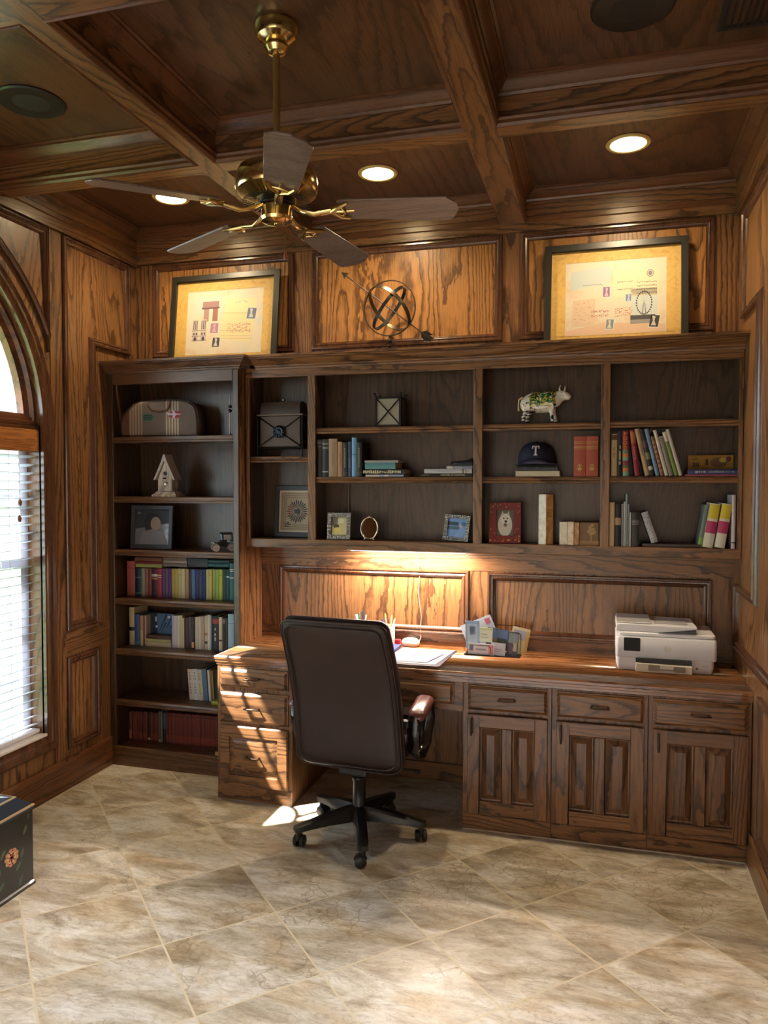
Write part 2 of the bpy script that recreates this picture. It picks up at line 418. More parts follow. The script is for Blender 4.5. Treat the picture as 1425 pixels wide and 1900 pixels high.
# frieze boards, wall base boards and stile boards
m = MB(); m.box(XL, XR, YW-.018, YW, ZFR, ZC); trim(m, OAKx, smooth=0)
m = MB(); m.box(XL, XL+.018, YF, YW, 2.995, ZC); trim(m, OAKy, smooth=0)
m = MB(); m.box(XR-.018, XR, YF, YW, 2.995, ZC); trim(m, OAKy, smooth=0)
m = MB(); m.box(XL, XL+.016, YF, 3.87, 0, .17); m.box(XL, XL+.02, YF, 3.87, 0, .10)
b = S(m.build('baseboard_left', wood('baseboard_oak', 'y', (120,76,46), (60,34,20), K=18), smooth=0, bevel=.004))
m = MB(); m.box(XR-.018, XR, YF, 3.61, 0, .10); m.box(XR-.012, XR, YF, 3.61, 0, .14)
S(m.build('baseboard_right', OAKy, smooth=0, bevel=.004))
m = MB(); m.box(XL, XL+.004, 3.395, 3.49, .17, 2.995); trim(m, OAKz, smooth=0)
m = MB(); m.box(XL, XL+.004, 3.49, 3.87, .725, .86); trim(m, OAKy, smooth=0)
for x0, x1 in ((-1.730,-1.620), (-.525,-.427), (.533,XR-.0), (XL,-2.664)):
    m = MB(); m.box(x0+.001, x1-.001, YW-.004, YW, 2.37, ZFR); trim(m, OAKz, smooth=0)
m = MB(); m.box(-1.943, XR, YW-.004, YW, 1.187, 1.31); m.box(-1.943, XR, YW-.006, YW, .76, .825); trim(m, OAKx, smooth=0)

# ------------------------------------------------------------------ coffered ceiling
BX = [(-1.722,-1.618), (-.535,-.408)]; BY = [(3.02,3.125), (1.86,1.985), (.72,.845), (-.42,-.295)]
for x0, x1 in BX: m = MB(); m.box(x0, x1, YF, YW-.018, ZB, ZC); trim(m, OAKy, smooth=0)
xs = [(XL+.018, BX[0][0]), (BX[0][1], BX[1][0]), (BX[1][1], XR-.018)]
for y0, y1 in BY:
    for x0, x1 in xs: m = MB(); m.box(x0, x1, y0, y1, ZB, ZC); trim(m, OAKx, smooth=0)
ys = [(BY[0][1], YW-.018), (BY[1][1], BY[0][0]), (BY[2][1], BY[1][0]), (BY[3][1], BY[2][0])]
for y0, y1 in ys:
    for x0, x1 in xs:
        m = MB()
        m.ring(rect(x0, x1, y0, y1), [(0,.058), (.006,.056), (.010,.046), (.020,.040), (.034,.022), (.044,.016), (.046,.008), (.056,.004), (.056,0)], Mdown(ZC), cap=False)
        m2 = [(.012,-.034), (.014,-.026), (.007,-.018), (.007,-.006), (.0,.004), (-.006,.006), (-.012,.003), (-.014,0)]
        if y1 < 4: m.ring(rect(x0, x1, y0, y1), m2, Mdown(ZB), cap=False)
        else: m.ring(rect(x0, x1, y0, y1), [(.0,-.036), (.007,-.03), (.007,-.006), (.0,.0)], Mdown(ZB), cap=False)
        trim(m, wood('cove_oak', 'x', (104,66,40), (58,34,20), K=8, contrast=.5) if 'cove' not in CACHE else CACHE['cove'], smooth=25)
        CACHE['cove'] = bpy.data.materials['cove_oak']

# ------------------------------------------------------------------ outside the window
t = NT('grass'); g = t.noise(t.n('ShaderNodeTexCoord').outputs['Object'], 6, 4)
GRASS = t.p(Base_Color=t.ramp(g.outputs[0], [(.3, lin((70,96,52))), (.7, lin((130,150,96)))]), Roughness=.9)
m = MB(); m.box(-22, XL-.2, -8, 22, -.5, -.4); o = m.build('lawn', GRASS, smooth=0); tag(o, 'sunlit green lawn outside the arched window', 'lawn'); o['kind'] = 'stuff'
t = NT('foliage'); g = t.noise(t.n('ShaderNodeTexCoord').outputs['Object'], 9, 4)
LEAF = t.p(Base_Color=t.ramp(g.outputs[0], [(.35, lin((44,84,60))), (.65, lin((120,164,132)))]), Roughness=.8)
for i, (x, y, z, r, lab) in enumerate(((-10.5, 10.2, 2.4, 1.9, 'leafy green tree seen at the left edge through the lower blind'), (-9.5, 13.6, 3.0, 2.0, 'pale green tree seen behind the white post outside the window'))):
    tr = thing('garden_tree', lab, 'tree', (x, y, -.395))
    m = MB(); m.tube([(x,y,-.395), (x+.05,y,z)], [.16,.1], 8); m.build('trunk', paint((84,66,50), .8), tr)
    m = MB(); rn = random.Random(i+3)
    for k in range(46):
        d = Vector((rn.gauss(0,1), rn.gauss(0,1), rn.gauss(0,.8))).normalized()*r*rn.uniform(.45,.95)
        m.ball((x+d.x, y+d.y, max(z+d.z, 1.0)), r*rn.uniform(.2,.36), 8)
    m.build('foliage', LEAF, tr)
m = MB(); m.lathe([(.13,-.398), (.13,-.25), (.09,-.22), (.085,2.9), (.12,2.95), (.12,3.05)], 16, (-4.3, 4.78, 0)); o = m.build('garden_post', WHITE)
tag(o, 'white round porch post outside the arched window', 'post')
m = MB(); m.box(XL-.86, XL-.2, YF-3, YW+4, 3.68, 3.83); m.box(XL-.72, XL-.34, .9, 2.03, 2.55, 3.68); trim(m, WHITE, smooth=0)  # unseen eave and downstand, added to narrow the sun patch indoors

# ------------------------------------------------------------------ fitted cabinets
YB, YH, YD = 3.871, 3.956, 3.613
CROWN = [(0,2.300), (.012,2.300), (.014,2.308), (.022,2.312), (.024,2.318), (.036,2.326), (.050,2.344), (.062,2.348), (.064,2.352), (.074,2.354), (.074,2.366), (0,2.366)]
bc = thing('bookcase', 'tall dark oak bookcase with open shelves beside the arched window', 'bookcase', (-2.365,4.02,0))
def part(name, mat, parent, *boxes, bevel=.0015, **kw):
    m = MB()
    for b in boxes: m.box(*b)
    return m.build(name, mat, parent, bevel=bevel, smooth=0, **kw)
g = .0015
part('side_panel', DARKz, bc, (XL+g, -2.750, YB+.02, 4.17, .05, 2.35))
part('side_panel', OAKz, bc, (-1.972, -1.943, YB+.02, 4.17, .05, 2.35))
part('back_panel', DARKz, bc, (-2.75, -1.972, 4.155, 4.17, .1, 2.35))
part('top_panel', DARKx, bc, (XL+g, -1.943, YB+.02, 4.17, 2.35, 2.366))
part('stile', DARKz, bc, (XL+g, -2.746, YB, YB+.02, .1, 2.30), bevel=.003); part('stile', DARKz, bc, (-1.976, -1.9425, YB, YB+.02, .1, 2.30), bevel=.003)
part('top_rail', DARKx, bc, (-2.746, -1.976, YB, YB+.02, 2.238, 2.302), bevel=.003)
m = MB(); m.sweep([(XL+g, YB), (-1.9425, YB), (-1.9425, YH-.006)], CROWN); m.build('crown', DARKx, bc, smooth=20)
part('plinth', DARKx, bc, (XL+g, -1.943, YB-.002, YB+.02, 0, .088), (XL+g, -1.943, YB-.006, YB+.02, .088, .112))
SHB = (1.936, 1.588, 1.277, .990, .692, .390)
for z in SHB:
    m = MB(); m.sweep([(-2.7485,YB+.012), (-1.9735,YB+.012)], [(-.271,-.030), (-.01,-.030), (-.008,-.036), (.008,-.034), (.011,-.026), (.008,-.020), (.011,-.012), (.009,-.002), (0,0), (-.271,0)], z)
    m.build('shelf', DARKx, bc, smooth=30)
part('bottom_shelf', DARKx, bc, (-2.749, -1.973, YB+.012, 4.154, .09, .112))

hu = thing('hutch', 'long wall-hung oak hutch with four open shelf bays above the desk', 'hutch', (-.65,4.07,1.305))
HX0, HX1 = -1.9395, XR-.0015
OP = [(-1.916,-1.565), (-1.519,-.643), (-.596,-.007), (.038,.623)]
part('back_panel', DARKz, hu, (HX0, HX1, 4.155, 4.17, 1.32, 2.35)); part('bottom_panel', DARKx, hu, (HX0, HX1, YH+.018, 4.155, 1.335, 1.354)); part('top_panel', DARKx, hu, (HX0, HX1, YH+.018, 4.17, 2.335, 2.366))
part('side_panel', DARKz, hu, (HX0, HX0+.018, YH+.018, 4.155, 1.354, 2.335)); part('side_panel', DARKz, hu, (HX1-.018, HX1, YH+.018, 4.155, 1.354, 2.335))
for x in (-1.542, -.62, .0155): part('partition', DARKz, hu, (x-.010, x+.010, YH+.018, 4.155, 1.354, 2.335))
for a, b in ((HX0,-1.916), (-1.565,-1.519), (-.643,-.596), (-.007,.038), (.623,HX1)): part('stile', OAKz, hu, (a, b, YH, YH+.018, 1.350, 2.262), bevel=.003)
part('bottom_rail', OAKx, hu, (HX0, HX1, YH, YH+.018, 1.305, 1.354), bevel=.003); part('top_rail', OAKx, hu, (HX0, HX1, YH, YH+.018, 2.259, 2.312), bevel=.003)
m = MB(); m.sweep([(-1.867, YH), (HX1, YH)], [(o*1.66, h) for o, h in CROWN]); m.build('crown', OAKx, hu, smooth=20)
HS = {0: (1.818,), 1: (1.973, 1.703), 2: (1.973, 1.702), 3: (1.977, 1.704)}
for c, zs in HS.items():
    a, b = OP[c]
    a2 = (HX0+.018, -1.532, -.61, .0255)[c]; b2 = (-1.552, -.63, .0055, HX1-.018)[c]
    for z in zs:
        m = MB(); m.sweep([(a2,YH+.026), (b2,YH+.026)], [(-.172,-.028), (-.01,-.028), (-.008,-.034), (.010,-.032), (.014,-.024), (.010,-.018), (.014,-.010), (.012,-.002), (0,0), (-.172,0)], z); m.build('shelf', OAKx, hu, smooth=30)

# worktop
m = MB(); m.box(-1.9415, HX1, 3.613, 4.169, .712, .76)
m.sweep([(-1.9415, YB-.01), (-1.9415, 3.613), (HX1, 3.613)], [(0,.712), (.003,.712), (.003,.724), (.008,.727), (.008,.738), (.012,.742), (.012,.754), (.007,.760), (0,.760)])
o = m.build('worktop', TOPx, smooth=25, loc=(-.65,3.9,.712)); tag(o, 'long glossy oak desk top running from the bookcase to the right wall', 'desk top')

MBD = Mback(YD)
DRW = [(0,0), (0,.010), (.004,.011), (.016,.020), (.020,.0205)]
def pull(parent, c, L=.085, vert=False, mat=None):
    m = MB(); ax = (lambda u, h: (c[0], c[1]-h, c[2]+u)) if vert else (lambda u, h: (c[0]+u, c[1]-h, c[2]))
    pts = [ax(L*.5*math.sin(t*PI/2), .026-.004*abs(t)) for t in [k/5-1 for k in range(11)]]
    m.tube(pts, [.0035+.0022*(1-abs(k/5-1)) for k in range(11)], 8)
    for s in (-1, 1): m.tube([ax(s*L*.42, 0), ax(s*L*.42, .024)], [.005,.0035], 8)
    return m.build('handle', mat or BRONZE, parent, smooth=60)
def drawer(parent, x0, x1, z0, z1, panel=False):
    m = MB()
    if panel: m.ring(rect(x0,x1,z0,z1), [(0,0), (0,.012), (.006,.019), (.056,.019), (.059,.010), (.066,.009), (.094,.019)], MBD)
    else: m.ring(rect(x0,x1,z0,z1), DRW, MBD)
    d = m.build('drawer', OAKx, parent, smooth=20)
    pull(d, ((x0+x1)/2, YD-.019, (z0+z1)/2+.002)); return d
def cab(name, label, x0, x1, cat):
    t = thing(name, label, cat, ((x0+x1)/2, 3.9, 0))
    part('body', OAKz, t, (x0+g/2, x1-g/2, YD, 4.168, 0, .7105))
    part('kick_board', OAKx, t, (x0+g/2, x1-g/2, YD-.004, YD, 0, .074), bevel=.001)
    return t
pd = cab('drawer_cabinet', 'oak drawer pedestal with three drawers beside the bookcase, sun falling on it', -1.9415, -1.515, 'cabinet')
drawer(pd, -1.922, -1.536, .598, .700); drawer(pd, -1.922, -1.536, .412, .576); drawer(pd, -1.922, -1.536, .078, .396, True)
def door(parent, x0, x1, z0, z1):
    m = MB(); t_ = .020; st = .058; ms = .046; mid = (x0+x1)/2
    zi0, zi1 = z0+.062, z1-.06
    pans = [(x0+st, mid-ms/2), (mid+ms/2, x1-st)]
    m.mi = 0
    for a, b in ((x0, x0+st), (x1-st, x1)): m.box(a, b, YD-t_, YD, z0, z1)
    m.box(mid-ms/2, mid+ms/2, YD-t_, YD, zi0, zi1)
    m.mi = 1; m.box(x0+st, x1-st, YD-t_, YD, z0, zi0); m.box(x0+st, x1-st, YD-t_, YD, zi1, z1)
    m.mi = 2
    for a, b in pans: m.ring(rect(a, b, zi0, zi1), [(0,.019), (.003,.008), (.010,.007), (.034,.018), (.036,.0185)], MBD)
    d = m.build('door', [OAKz, OAKx, DOORP], parent, smooth=0, bevel=.0025)
    pull(d, (x0+.022, YD-t_, z1-.055), .082, True); return d
for (a, b), (d0, d1), (e0, e1), lab in (((-.63,-.212), (-.606,-.230), (-.606,-.230), 'oak base cabinet right of the knee space, leftmost with a two-panel door'), ((-.212,.214), (-.190,.196), (-.190,.198), 'middle oak base cabinet below the white printer'), ((.214,HX1), (.235,.626), (.236,.628), 'oak base cabinet against the right wall in the corner')):
    c = cab('base_cabinet', lab, a, b, 'cabinet'); c['group'] = 'oak base cabinets under the worktop'
    drawer(c, d0, d1, .582, .702); door(c, e0, e1, .086, .564)
ap = thing('desk_apron', 'wide oak pencil drawer under the worktop over the knee space', 'drawer', (-1.07,3.7,.565))
part('apron', OAKx, ap, (-1.514, -.631, YD+.002, YD+.022, .566, .711)); 
m = MB(); m.ring(rect(-1.47,-.675,.598,.702), DRW, Mback(YD+.002)); dr = m.build('drawer_front', OAKx, ap, smooth=20); pull(dr, (-1.07, YD-.017, .65))
m = MB(); m.box(-1.514, -.631, 4.155, YW, 0, .10); S(m.build('baseboard_back', OAKx, smooth=0, bevel=.003))

# lamp bar under the hutch
ul = thing('shelf_light', 'slim light bar glowing under the hutch above the desk', 'light', (-1.02,4.06,1.29))
m = MB(); m.box(-1.36, -.68, 4.03, 4.09, 1.294, 1.3045); m.build('housing', WHITE, ul, bevel=.002); 
m = MB(); m.box(-1.34, -.70, 4.04, 4.08, 1.2915, 1.294); m.build('diffuser', emit((255,226,200), 6), ul)

# ceiling fittings
for (x, y), lab in zip([(-2.26,3.72), (-1.09,3.71), (.10,3.70)], ('round recessed ceiling light, leftmost, partly behind a fan blade', 'round recessed ceiling light in the middle back coffer', 'round recessed ceiling light in the right back coffer above the framed map')):
    rl = thing('recessed_light', lab.replace('map', 'picture'), 'light', (x,y,ZC-.012), 0, 'recessed lights in the back row of coffers')
    m = MB(); m.lathe([(.078,0), (.098,0), (.100,-.004), (.094,-.010), (.080,-.009), (.076,-.002), (.076,0)], 32, (x,y,ZC)); m.build('trim_ring', paint((214,186,120), .35), rl)
    m = MB(); m.lathe([(.001,-.006), (.05,-.0055), (.0765,-.003)], 32, (x,y,ZC)); m.build('lens', emit((255,226,170), 26), rl)
DKS = paint((38,34,32), .6)
for x, y, lab in ((-2.25,2.65,'black round ceiling speaker in the left coffer'), (.08,2.665,'black round ceiling speaker in the right coffer beside the vent')):
    sp = thing('ceiling_speaker', lab, 'speaker', (x,y,ZC-.01), 0, 'ceiling speakers')
    m = MB(); m.lathe([(.118,0), (.132,0), (.134,-.005), (.126,-.010), (.116,-.008)], 40, (x,y,ZC)); m.build('rim', paint((30,28,28), .4), sp)
    m = MB(); m.lathe([(.001,-.009), (.06,-.0085), (.116,-.006)], 40, (x,y,ZC)); m.build('grille', DKS, sp)
vt = thing('air_vent', 'dark slotted air vent in the right coffer at the top edge', 'vent', (.46,2.76,ZC-.012))
m = MB(); m.ring(rect(.36,.57,2.62,2.88), [(0,0), (0,.006), (.004,.01), (.018,.01), (.018,0)], Mdown(ZC), cap=False); m.build('frame', DKS, vt)
m = MB()
for k in range(9): m.box(.38+k*.021, .386+k*.021, 2.638, 2.862, ZC-.009, ZC-.001)
m.build('louvres', DKS, vt)

# ceiling fan
FX, FY = -1.078, 2.445
fan = thing('ceiling_fan', 'brass ceiling fan with five wooden blades hanging on a long rod', 'ceiling fan', (FX,FY,2.54))
m = MB(); m.lathe([(.001,0), (.070,0), (.074,-.008), (.072,-.028), (.064,-.044), (.044,-.056), (.036,-.058), (.038,-.064), (.040,-.078), (.030,-.094), (.018,-.100), (.001,-.1)], 32, (FX,FY,ZC)); m.build('canopy', BRASS, fan, smooth=30)
m = MB(); m.tube([(FX,FY,ZC-.09), (FX,FY,2.745)], .0125, 14); m.build('downrod', paint((186,154,104), .38, .85), fan)
hz = 2.66
m = MB(); m.lathe([(.001,.088), (.03,.088), (.045,.082), (.1,.078), (.128,.066), (.137,.048), (.140,.03), (.140,.002), (.135,-.008), (.128,-.010)], 40, (FX,FY,hz)); m.build('motor_housing', BRASS, fan, smooth=30)
m = MB()
m.lathe([(.128,-.010), (.115,-.014), (.066,-.028), (.06,-.030)], 40, (FX,FY,hz))
vents = m.build('vent_plate', paint((190,160,90), .25, 1.0), fan)
m = MB()
for k in range(44):
    a = k*2*PI/44; c, s_ = math.cos(a), math.sin(a); ms = MB
    M = basis((c,s_,-.24), (-s_,c,0), (0,0,-1), (FX,FY,hz))
    m.prism([(.070,-.0022), (.116,-.0032), (.116,.0032), (.070,.0022)], .0125, .0138, M)
m.build('vent_slots', BLACK, vents)
m = MB(); m.lathe([(.001,-.026), (.062,-.028), (.064,-.05), (.001,-.052)], 32, (FX,FY,hz)); m.build('motor_core', BLACK, fan)
m = MB(); m.lathe([(.02,-.045), (.045,-.05), (.052,-.055), (.053,-.088), (.056,-.094), (.052,-.104), (.03,-.112), (.010,-.113), (.010,-.116), (.001,-.117)], 36, (FX,FY,hz)); m.build('switch_cap', BRASS, fan, smooth=30)
m = MB(); cx, cy = FX+.045, FY-.045
m.tube([(cx,cy,hz-.098), (cx+.008,cy-.008,hz-.11), (cx+.009,cy-.009,hz-.225)], .0016, 6); ch = m.build('pull_chain', paint((190,160,90), .3, 1.0), fan)
m = MB(); m.lathe([(.001,0), (.004,-.003), (.006,-.018), (.005,-.026), (.001,-.030)], 10, (cx+.009,cy-.009,hz-.224)); m.build('chain_pull', paint((150,84,44), .4), ch)
th0 = math.radians(9)
for k in range(5):
    a = th0+k*2*PI/5; c, s_ = math.cos(a), math.sin(a); zb = 2.598
    pt = math.radians(-12)
    bl_M = basis((c,s_,-.035), (-s_*math.cos(pt), c*math.cos(pt), math.sin(pt)), (s_*math.sin(pt), -c*math.sin(pt), math.cos(pt)), (FX,FY,zb))
    m = MB(); out = [(.215,-.048), (.24,-.056), (.58,-.068), (.61,-.038), (.618,.004), (.604,.046), (.588,.066), (.57,.068), (.24,.056), (.215,.048)]
    m.ring(out, [(.001,-.0035), (0,-.002), (0,.002), (.001,.0035)], bl_M, cap=True, cap0=True)
    B = m.build('blade', BLADE, fan, smooth=0)
    B.data.materials[0] = BLADE
    m = MB(); m.M = bl_M
    m.tube([(.055,0,.012), (.09,0,-.010), (.13,0,-.020), (.17,0,-.012), (.2,0,-.006)], [.009,.010,.010,.011,.010], 10, flat=(1.3,.7))
    m.tube([(.19,0,-.008), (.22,.03,-.010), (.25,.045,-.006)], [.010,.009,.006], 8); m.tube([(.19,0,-.008), (.22,-.03,-.010), (.25,-.045,-.006)], [.010,.009,.006], 8)
    m.tube([(.19,0,-.007), (.23,0,-.008), (.268,0,-.005)], [.010,.008,.005], 8); m.tube([(.225,.03,-.008), (.24,.0,-.012), (.225,-.03,-.008)], .005, 8)
    m.build('blade_iron', BRASS, B, smooth=50)

# ------------------------------------------------------------------ office chair
t = NT('brown_leather'); tc = t.n('ShaderNodeTexCoord'); g1 = t.noise(tc.outputs['Object'], 260, 3); g2 = t.noise(tc.outputs['Object'], 6, 3)
lb = t.n('ShaderNodeBump', {'Strength': .25, 'Distance': .0015, 'Height': t.math('ADD', g1.outputs[0], t.math('MULTIPLY', g2.outputs[0], 3.0))})
LEATHER = t.p(Base_Color=t.ramp(g2.outputs[0], [(.3, lin((33,16,16))), (.7, lin((43,21,21)))]), Roughness=.46, Normal=lb, Coat_Weight=.08, Coat_Roughness=.3)
PLAS = paint((22,22,24), .38)
ch = thing('office_chair', 'dark brown leather office chair on a black five-star base at the desk', 'office chair', (-1.085,3.395,0), math.radians(-4))
def cb(m, name, mat, parent=ch, **kw): return m.build(name, mat, parent, world=False, **kw)
# backrest: half width across, leaning away from the desk
V0, V1, WB = .358, 1.070, .258
def hw(s_):                      # s_ in -1..1 up the back
    w_ = WB*(1-.04*max(s_,0)**2+.025*max(-s_,0)**2)
    e = abs(s_)
    k = .89 if s_ > 0 else .84
    if e > k: w_ -= WB*(.16 if s_ > 0 else .30)*(1-math.sqrt(max(0, 1-((e-k)/(1-k))**2)))
    return w_
def lean(p):
    k = (p.z-.40)/.69
    return (p.x, p.y-.125-.215*k+.045*math.sin(PI*min(max(k,0),1)), p.z)
TT = [-1,-.985,-.95,-.9,-.8,-.6,-.35,0,.35,.6,.8,.9,.95,.985,1]
SS = [-1,-.992,-.97,-.94,-.9,-.84,-.75,-.6,-.4,-.2,0,.2,.4,.6,.75,.84,.9,.94,.97,.992,1]
def slab(m, y0, rear, front, gw=1.0, dz=0.0):
    rings = []
    for s_ in SS:
        z = V0+(V1-V0)*(s_+1)/2+dz; w_ = hw(s_)*gw
        fe = (1-abs(s_)**14)
        a_ = [(t_*w_, y0-rear*fe*(1-abs(t_)**12), z) for t_ in TT]
        b_ = [(t_*w_, y0+.012+front*fe*(1-abs(t_)**6), z) for t_ in reversed(TT)]
        rings.append(a_+b_)
    m.loft(rings); m.warp(lean)
m = MB(); slab(m, 0, .026, .02); cb(m, 'backrest', LEATHER, smooth=60)
for g_, h in ((.988,.012), (.90,.0262)):
    pts = []
    for sg in (1, -1):
        for s_ in (SS if sg > 0 else reversed(SS)):
            z = V0+(V1-V0)*(s_*(g_+.03*(g_ < .95))+1)/2; pts.append(lean(Vector((sg*hw(s_)*g_, -h, z))))
    m = MB(); m.tube(pts, .0036, 6, closed=True); cb(m, 'piping', LEATHER, smooth=80)
m = MB(); slab(m, .036, .012, .085, .985, .012); cb(m, 'back_cushion', LEATHER, smooth=60)
m = MB(); m.ring(rrect(-.25,.25,-.10,.33,.07), [(.02,.40), (0,.42), (-.006,.45), (0,.48), (.03,.505), (.08,.51)], Mup(0), cap=True, cap0=True); cb(m, 'seat', LEATHER, smooth=60)
m = MB(); m.box(-.17, .17, -.10, .22, .365, .405); cb(m, 'seat_pan', BLACK, smooth=0, bevel=.01)
m = MB(); m.box(-.07, .07, -.09, .12, .315, .366); cb(m, 'tilt_mechanism', PLAS, smooth=0, bevel=.01)
m = MB(); m.tube([(.03,.03,.335), (.25,.03,.335), (.29,.03,.33)], [.006,.006,.012], 8); cb(m, 'lever', PLAS)
m = MB(); m.lathe([(.001,.10), (.042,.10), (.040,.13), (.031,.145), (.030,.265), (.034,.27), (.034,.285), (.024,.29), (.022,.33), (.001,.33)], 20); cb(m, 'gas_column', PLAS, smooth=40)
for s in (-1, 1):
    ar = MB(); x = s*.292
    ar.ring(rrect(-.042,.042,-.075,.165,.035), [(.012,.648), (0,.658), (-.003,.672), (.004,.684), (.02,.691)], Mup(0), cap=True, cap0=True)
    for v in ar.bm.verts: k = (v.co.y-.045)/.12; v.co.x += x+s*(-.012*k); v.co.z -= .016*k*k-.012*k+.03
    A_ = cb(ar, 'arm_pad', paint((92,52,52), .32, 0, .3), smooth=60)
    m = MB(); m.tube([(x,-.07,.640), (x-s*.004,-.075,.57), (x-s*.012,-.045,.48), (x-s*.02,.01,.43), (x-s*.02,.08,.415), (x-s*.012,.14,.46), (x-s*.003,.172,.57), (x,.155,.65), (x,.06,.660)], .024, 10, closed=True, flat=(1.3,.55)); m.warp(lambda p: (p.x, p.y, p.z*.955))
    cb(m, 'arm_loop', paint((20,19,20), .2, 0, .4), smooth=60)
    m = MB(); m.box(min(x-s*.07,x-s*.02), max(x-s*.07,x-s*.02), -.10, -.065, .57, .602); cb(m, 'arm_bracket', PLAS, smooth=0, bevel=.004)
    m = MB(); m.box(min(x-s*.075,x-s*.02), max(x-s*.075,x-s*.02), .02, .12, .412, .432); cb(m, 'arm_bracket', PLAS, smooth=0, bevel=.004)
for k in range(5):
    a = math.radians(7+72*k); c, s_ = math.cos(a), math.sin(a)
    M = basis((c,s_,0), (-s_,c,0), (0,0,1))
    m = MB(); m.M = M
    secs = [(.0,.034,.085,.150), (.06,.032,.085,.148), (.16,.029,.085,.132), (.25,.026,.080,.112), (.30,.024,.074,.102), (.318,.016,.076,.098)]
    m.loft([[(r,-w_,z0), (r,w_,z0), (r,w_*.9,(z0+z1)/2+.01), (r,w_*.5,z1), (r,-w_*.5,z1), (r,-w_*.9,(z0+z1)/2+.01)] for r, w_, z0, z1 in secs])
    leg = cb(m, 'base_arm', PLAS, smooth=40)
    m = MB(); tw = a+1.9+k*.7; cc = Vector((c*.298, s_*.298, 0)); d = Vector((math.cos(tw), math.sin(tw), 0))
    o_ = cc+d*.012
    Mw = basis((d.x,d.y,0), (0,0,1), (-d.y,d.x,0), (o_.x,o_.y,.027))
    m.M = Mw
    for z0, z1 in ((-.027,-.006), (.006,.027)): m.loft([[(r_*math.cos(q*PI/10), r_*math.sin(q*PI/10), zz) for q in range(20)] for r_, zz in ((.020,z0), (.0262,z0+.004), (.0262,z1-.004), (.020,z1))])
    hood = [(.031*math.cos(q*PI/10), .031*math.sin(q*PI/10)) for q in range(1,10)]
    m.prism(hood+[(-.02,0), (.02,0)], -.006, .006, Matrix.Identity(4))
    m.M = None; m.tube([(cc.x,cc.y,.035), (cc.x,cc.y,.085)], .011, 10)
    cb(m, 'castor', paint((34,34,36), .45), leg, smooth=40)

# ------------------------------------------------------------------ on the worktop
ZT = .76
def obj1(m, name, mat, label, cat, group=None, **kw): return tag(m.build(name, mat, **kw), label, cat, group)
# printer
pr = thing('printer', 'white all-in-one printer with a small black screen on the desk top', 'printer', (.30,4.0,ZT), 0)
PW = paint((238,240,246), .32); PWW = paint((226,218,202), .35); PG = paint((176,176,182), .35)
m = MB(); m.ring(rrect(.078,.522,3.872,4.15,.02), [(.012,.7605), (.006,.770), (0,.79), (0,.832)], Mup(0), cap=True, cap0=True); m.build('base', PW, pr, smooth=40)
m = MB(); m.ring(rrect(.076,.532,3.86,4.15,.016), [(.004,.826), (0,.832), (0,.918), (.004,.926), (.012,.928)], Mup(0), cap=True, cap0=True); m.build('body', PW, pr, smooth=40)
m = MB(); m.ring(rrect(.084,.527,3.868,4.148,.02), [(.008,.928), (0,.932), (0,.944), (.006,.950)], Mup(0), cap=True, cap0=True); m.build('scanner_lid', PW, pr, smooth=40)
m = MB(); m.loft([[(x, 3.872, z) for x, z in ((.076,.950), (.30,.950), (.445,.972), (.445,.984), (.10,.988), (.076,.982))], [(x, 4.13, z) for x, z in ((.076,.950), (.30,.950), (.44,.972), (.44,.985), (.10,.990), (.076,.984))]])
m.build('document_feeder', PW, pr, smooth=0, bevel=.005)
m = MB(); m.loft([[(.078,3.885,.9895), (.24,3.885,.9895), (.24,4.12,.9915), (.078,4.12,.9915)], [(.078,3.89,.9945), (.238,3.89,.9945), (.238,4.118,.9975), (.078,4.118,.9975)]]); m.build('feeder_cover', PG, pr, smooth=0, bevel=.002)
m = MB(); m.box(.255, .405, 3.915, 4.10, .9865, .9885); m.build('paper_tray', PG, pr, smooth=0)
m = MB(); m.loft([[(.27,3.866,.9505), (.44,3.866,.9505), (.44,3.866,.968)], [(.27,3.90,.9505), (.44,3.90,.9505), (.44,3.90,.968)]]); m.build('feed_slot', paint((70,72,82), .5), pr, smooth=0)
m = MB(); m.prism(rrect(.112,.188,.858,.922,.004), -.001, .003, Mback(3.8605)); sc_ = m.build('screen', paint((6,6,8), .6), pr, smooth=30)
m = MB(); MLG = basis((1,0,0), (0,0,1), (0,-1,0), (.311,3.8596,.876))
m.ring(ell(0,0,.0145,.0145,28), [(0,0), (0,.0012), (.0016,.0012), (.0016,0)], MLG, cap=False)
IT = Matrix.Shear('XZ', 4, (.25, 0)) if False else basis((1,0,0), (.28,1,0), (0,0,1))
m.text('hp', .019, MLG @ IT @ Matrix.Translation((0,.001,.0006))); m.build('emblem', paint((176,166,142), .35, .3), pr, smooth=0)
m = MB(); m.box(.168, .420, 3.852, 3.874, .804, .8265); m.build('output_slot', BLACK, pr, smooth=0)
m = MB(); m.loft([[(.168,3.842,.762), (.422,3.842,.762), (.422,3.842,.800), (.168,3.842,.806)], [(.168,3.872,.762), (.422,3.872,.762), (.422,3.872,.8035), (.168,3.872,.8035)]]); ot = m.build('output_tray', PWW, pr, smooth=0, bevel=.003)
m = MB(); m.prism(rrect(.225,.278,.772,.800,.006), 0, .004, Mback(3.8425)); m.prism(rrect(.338,.392,.770,.797,.006), 0, .004, Mback(3.8425)); m.prism(rrect(.27,.345,.775,.782,.002), 0, .002, Mback(3.8425)); m.build('paper_guide', paint((150,138,120), .4), ot, smooth=0)
m = MB(); m.box(.442, .449, 3.8705, 3.8725, .783, .790); m.build('port', BLACK, pr, smooth=0)
m = MB(); m.text(6, .007, basis((1,0,0), (0,0,1), (0,-1,0), (.482,3.8713,.80))); m.build('model_mark', paint((180,180,184), .4), pr, smooth=0)

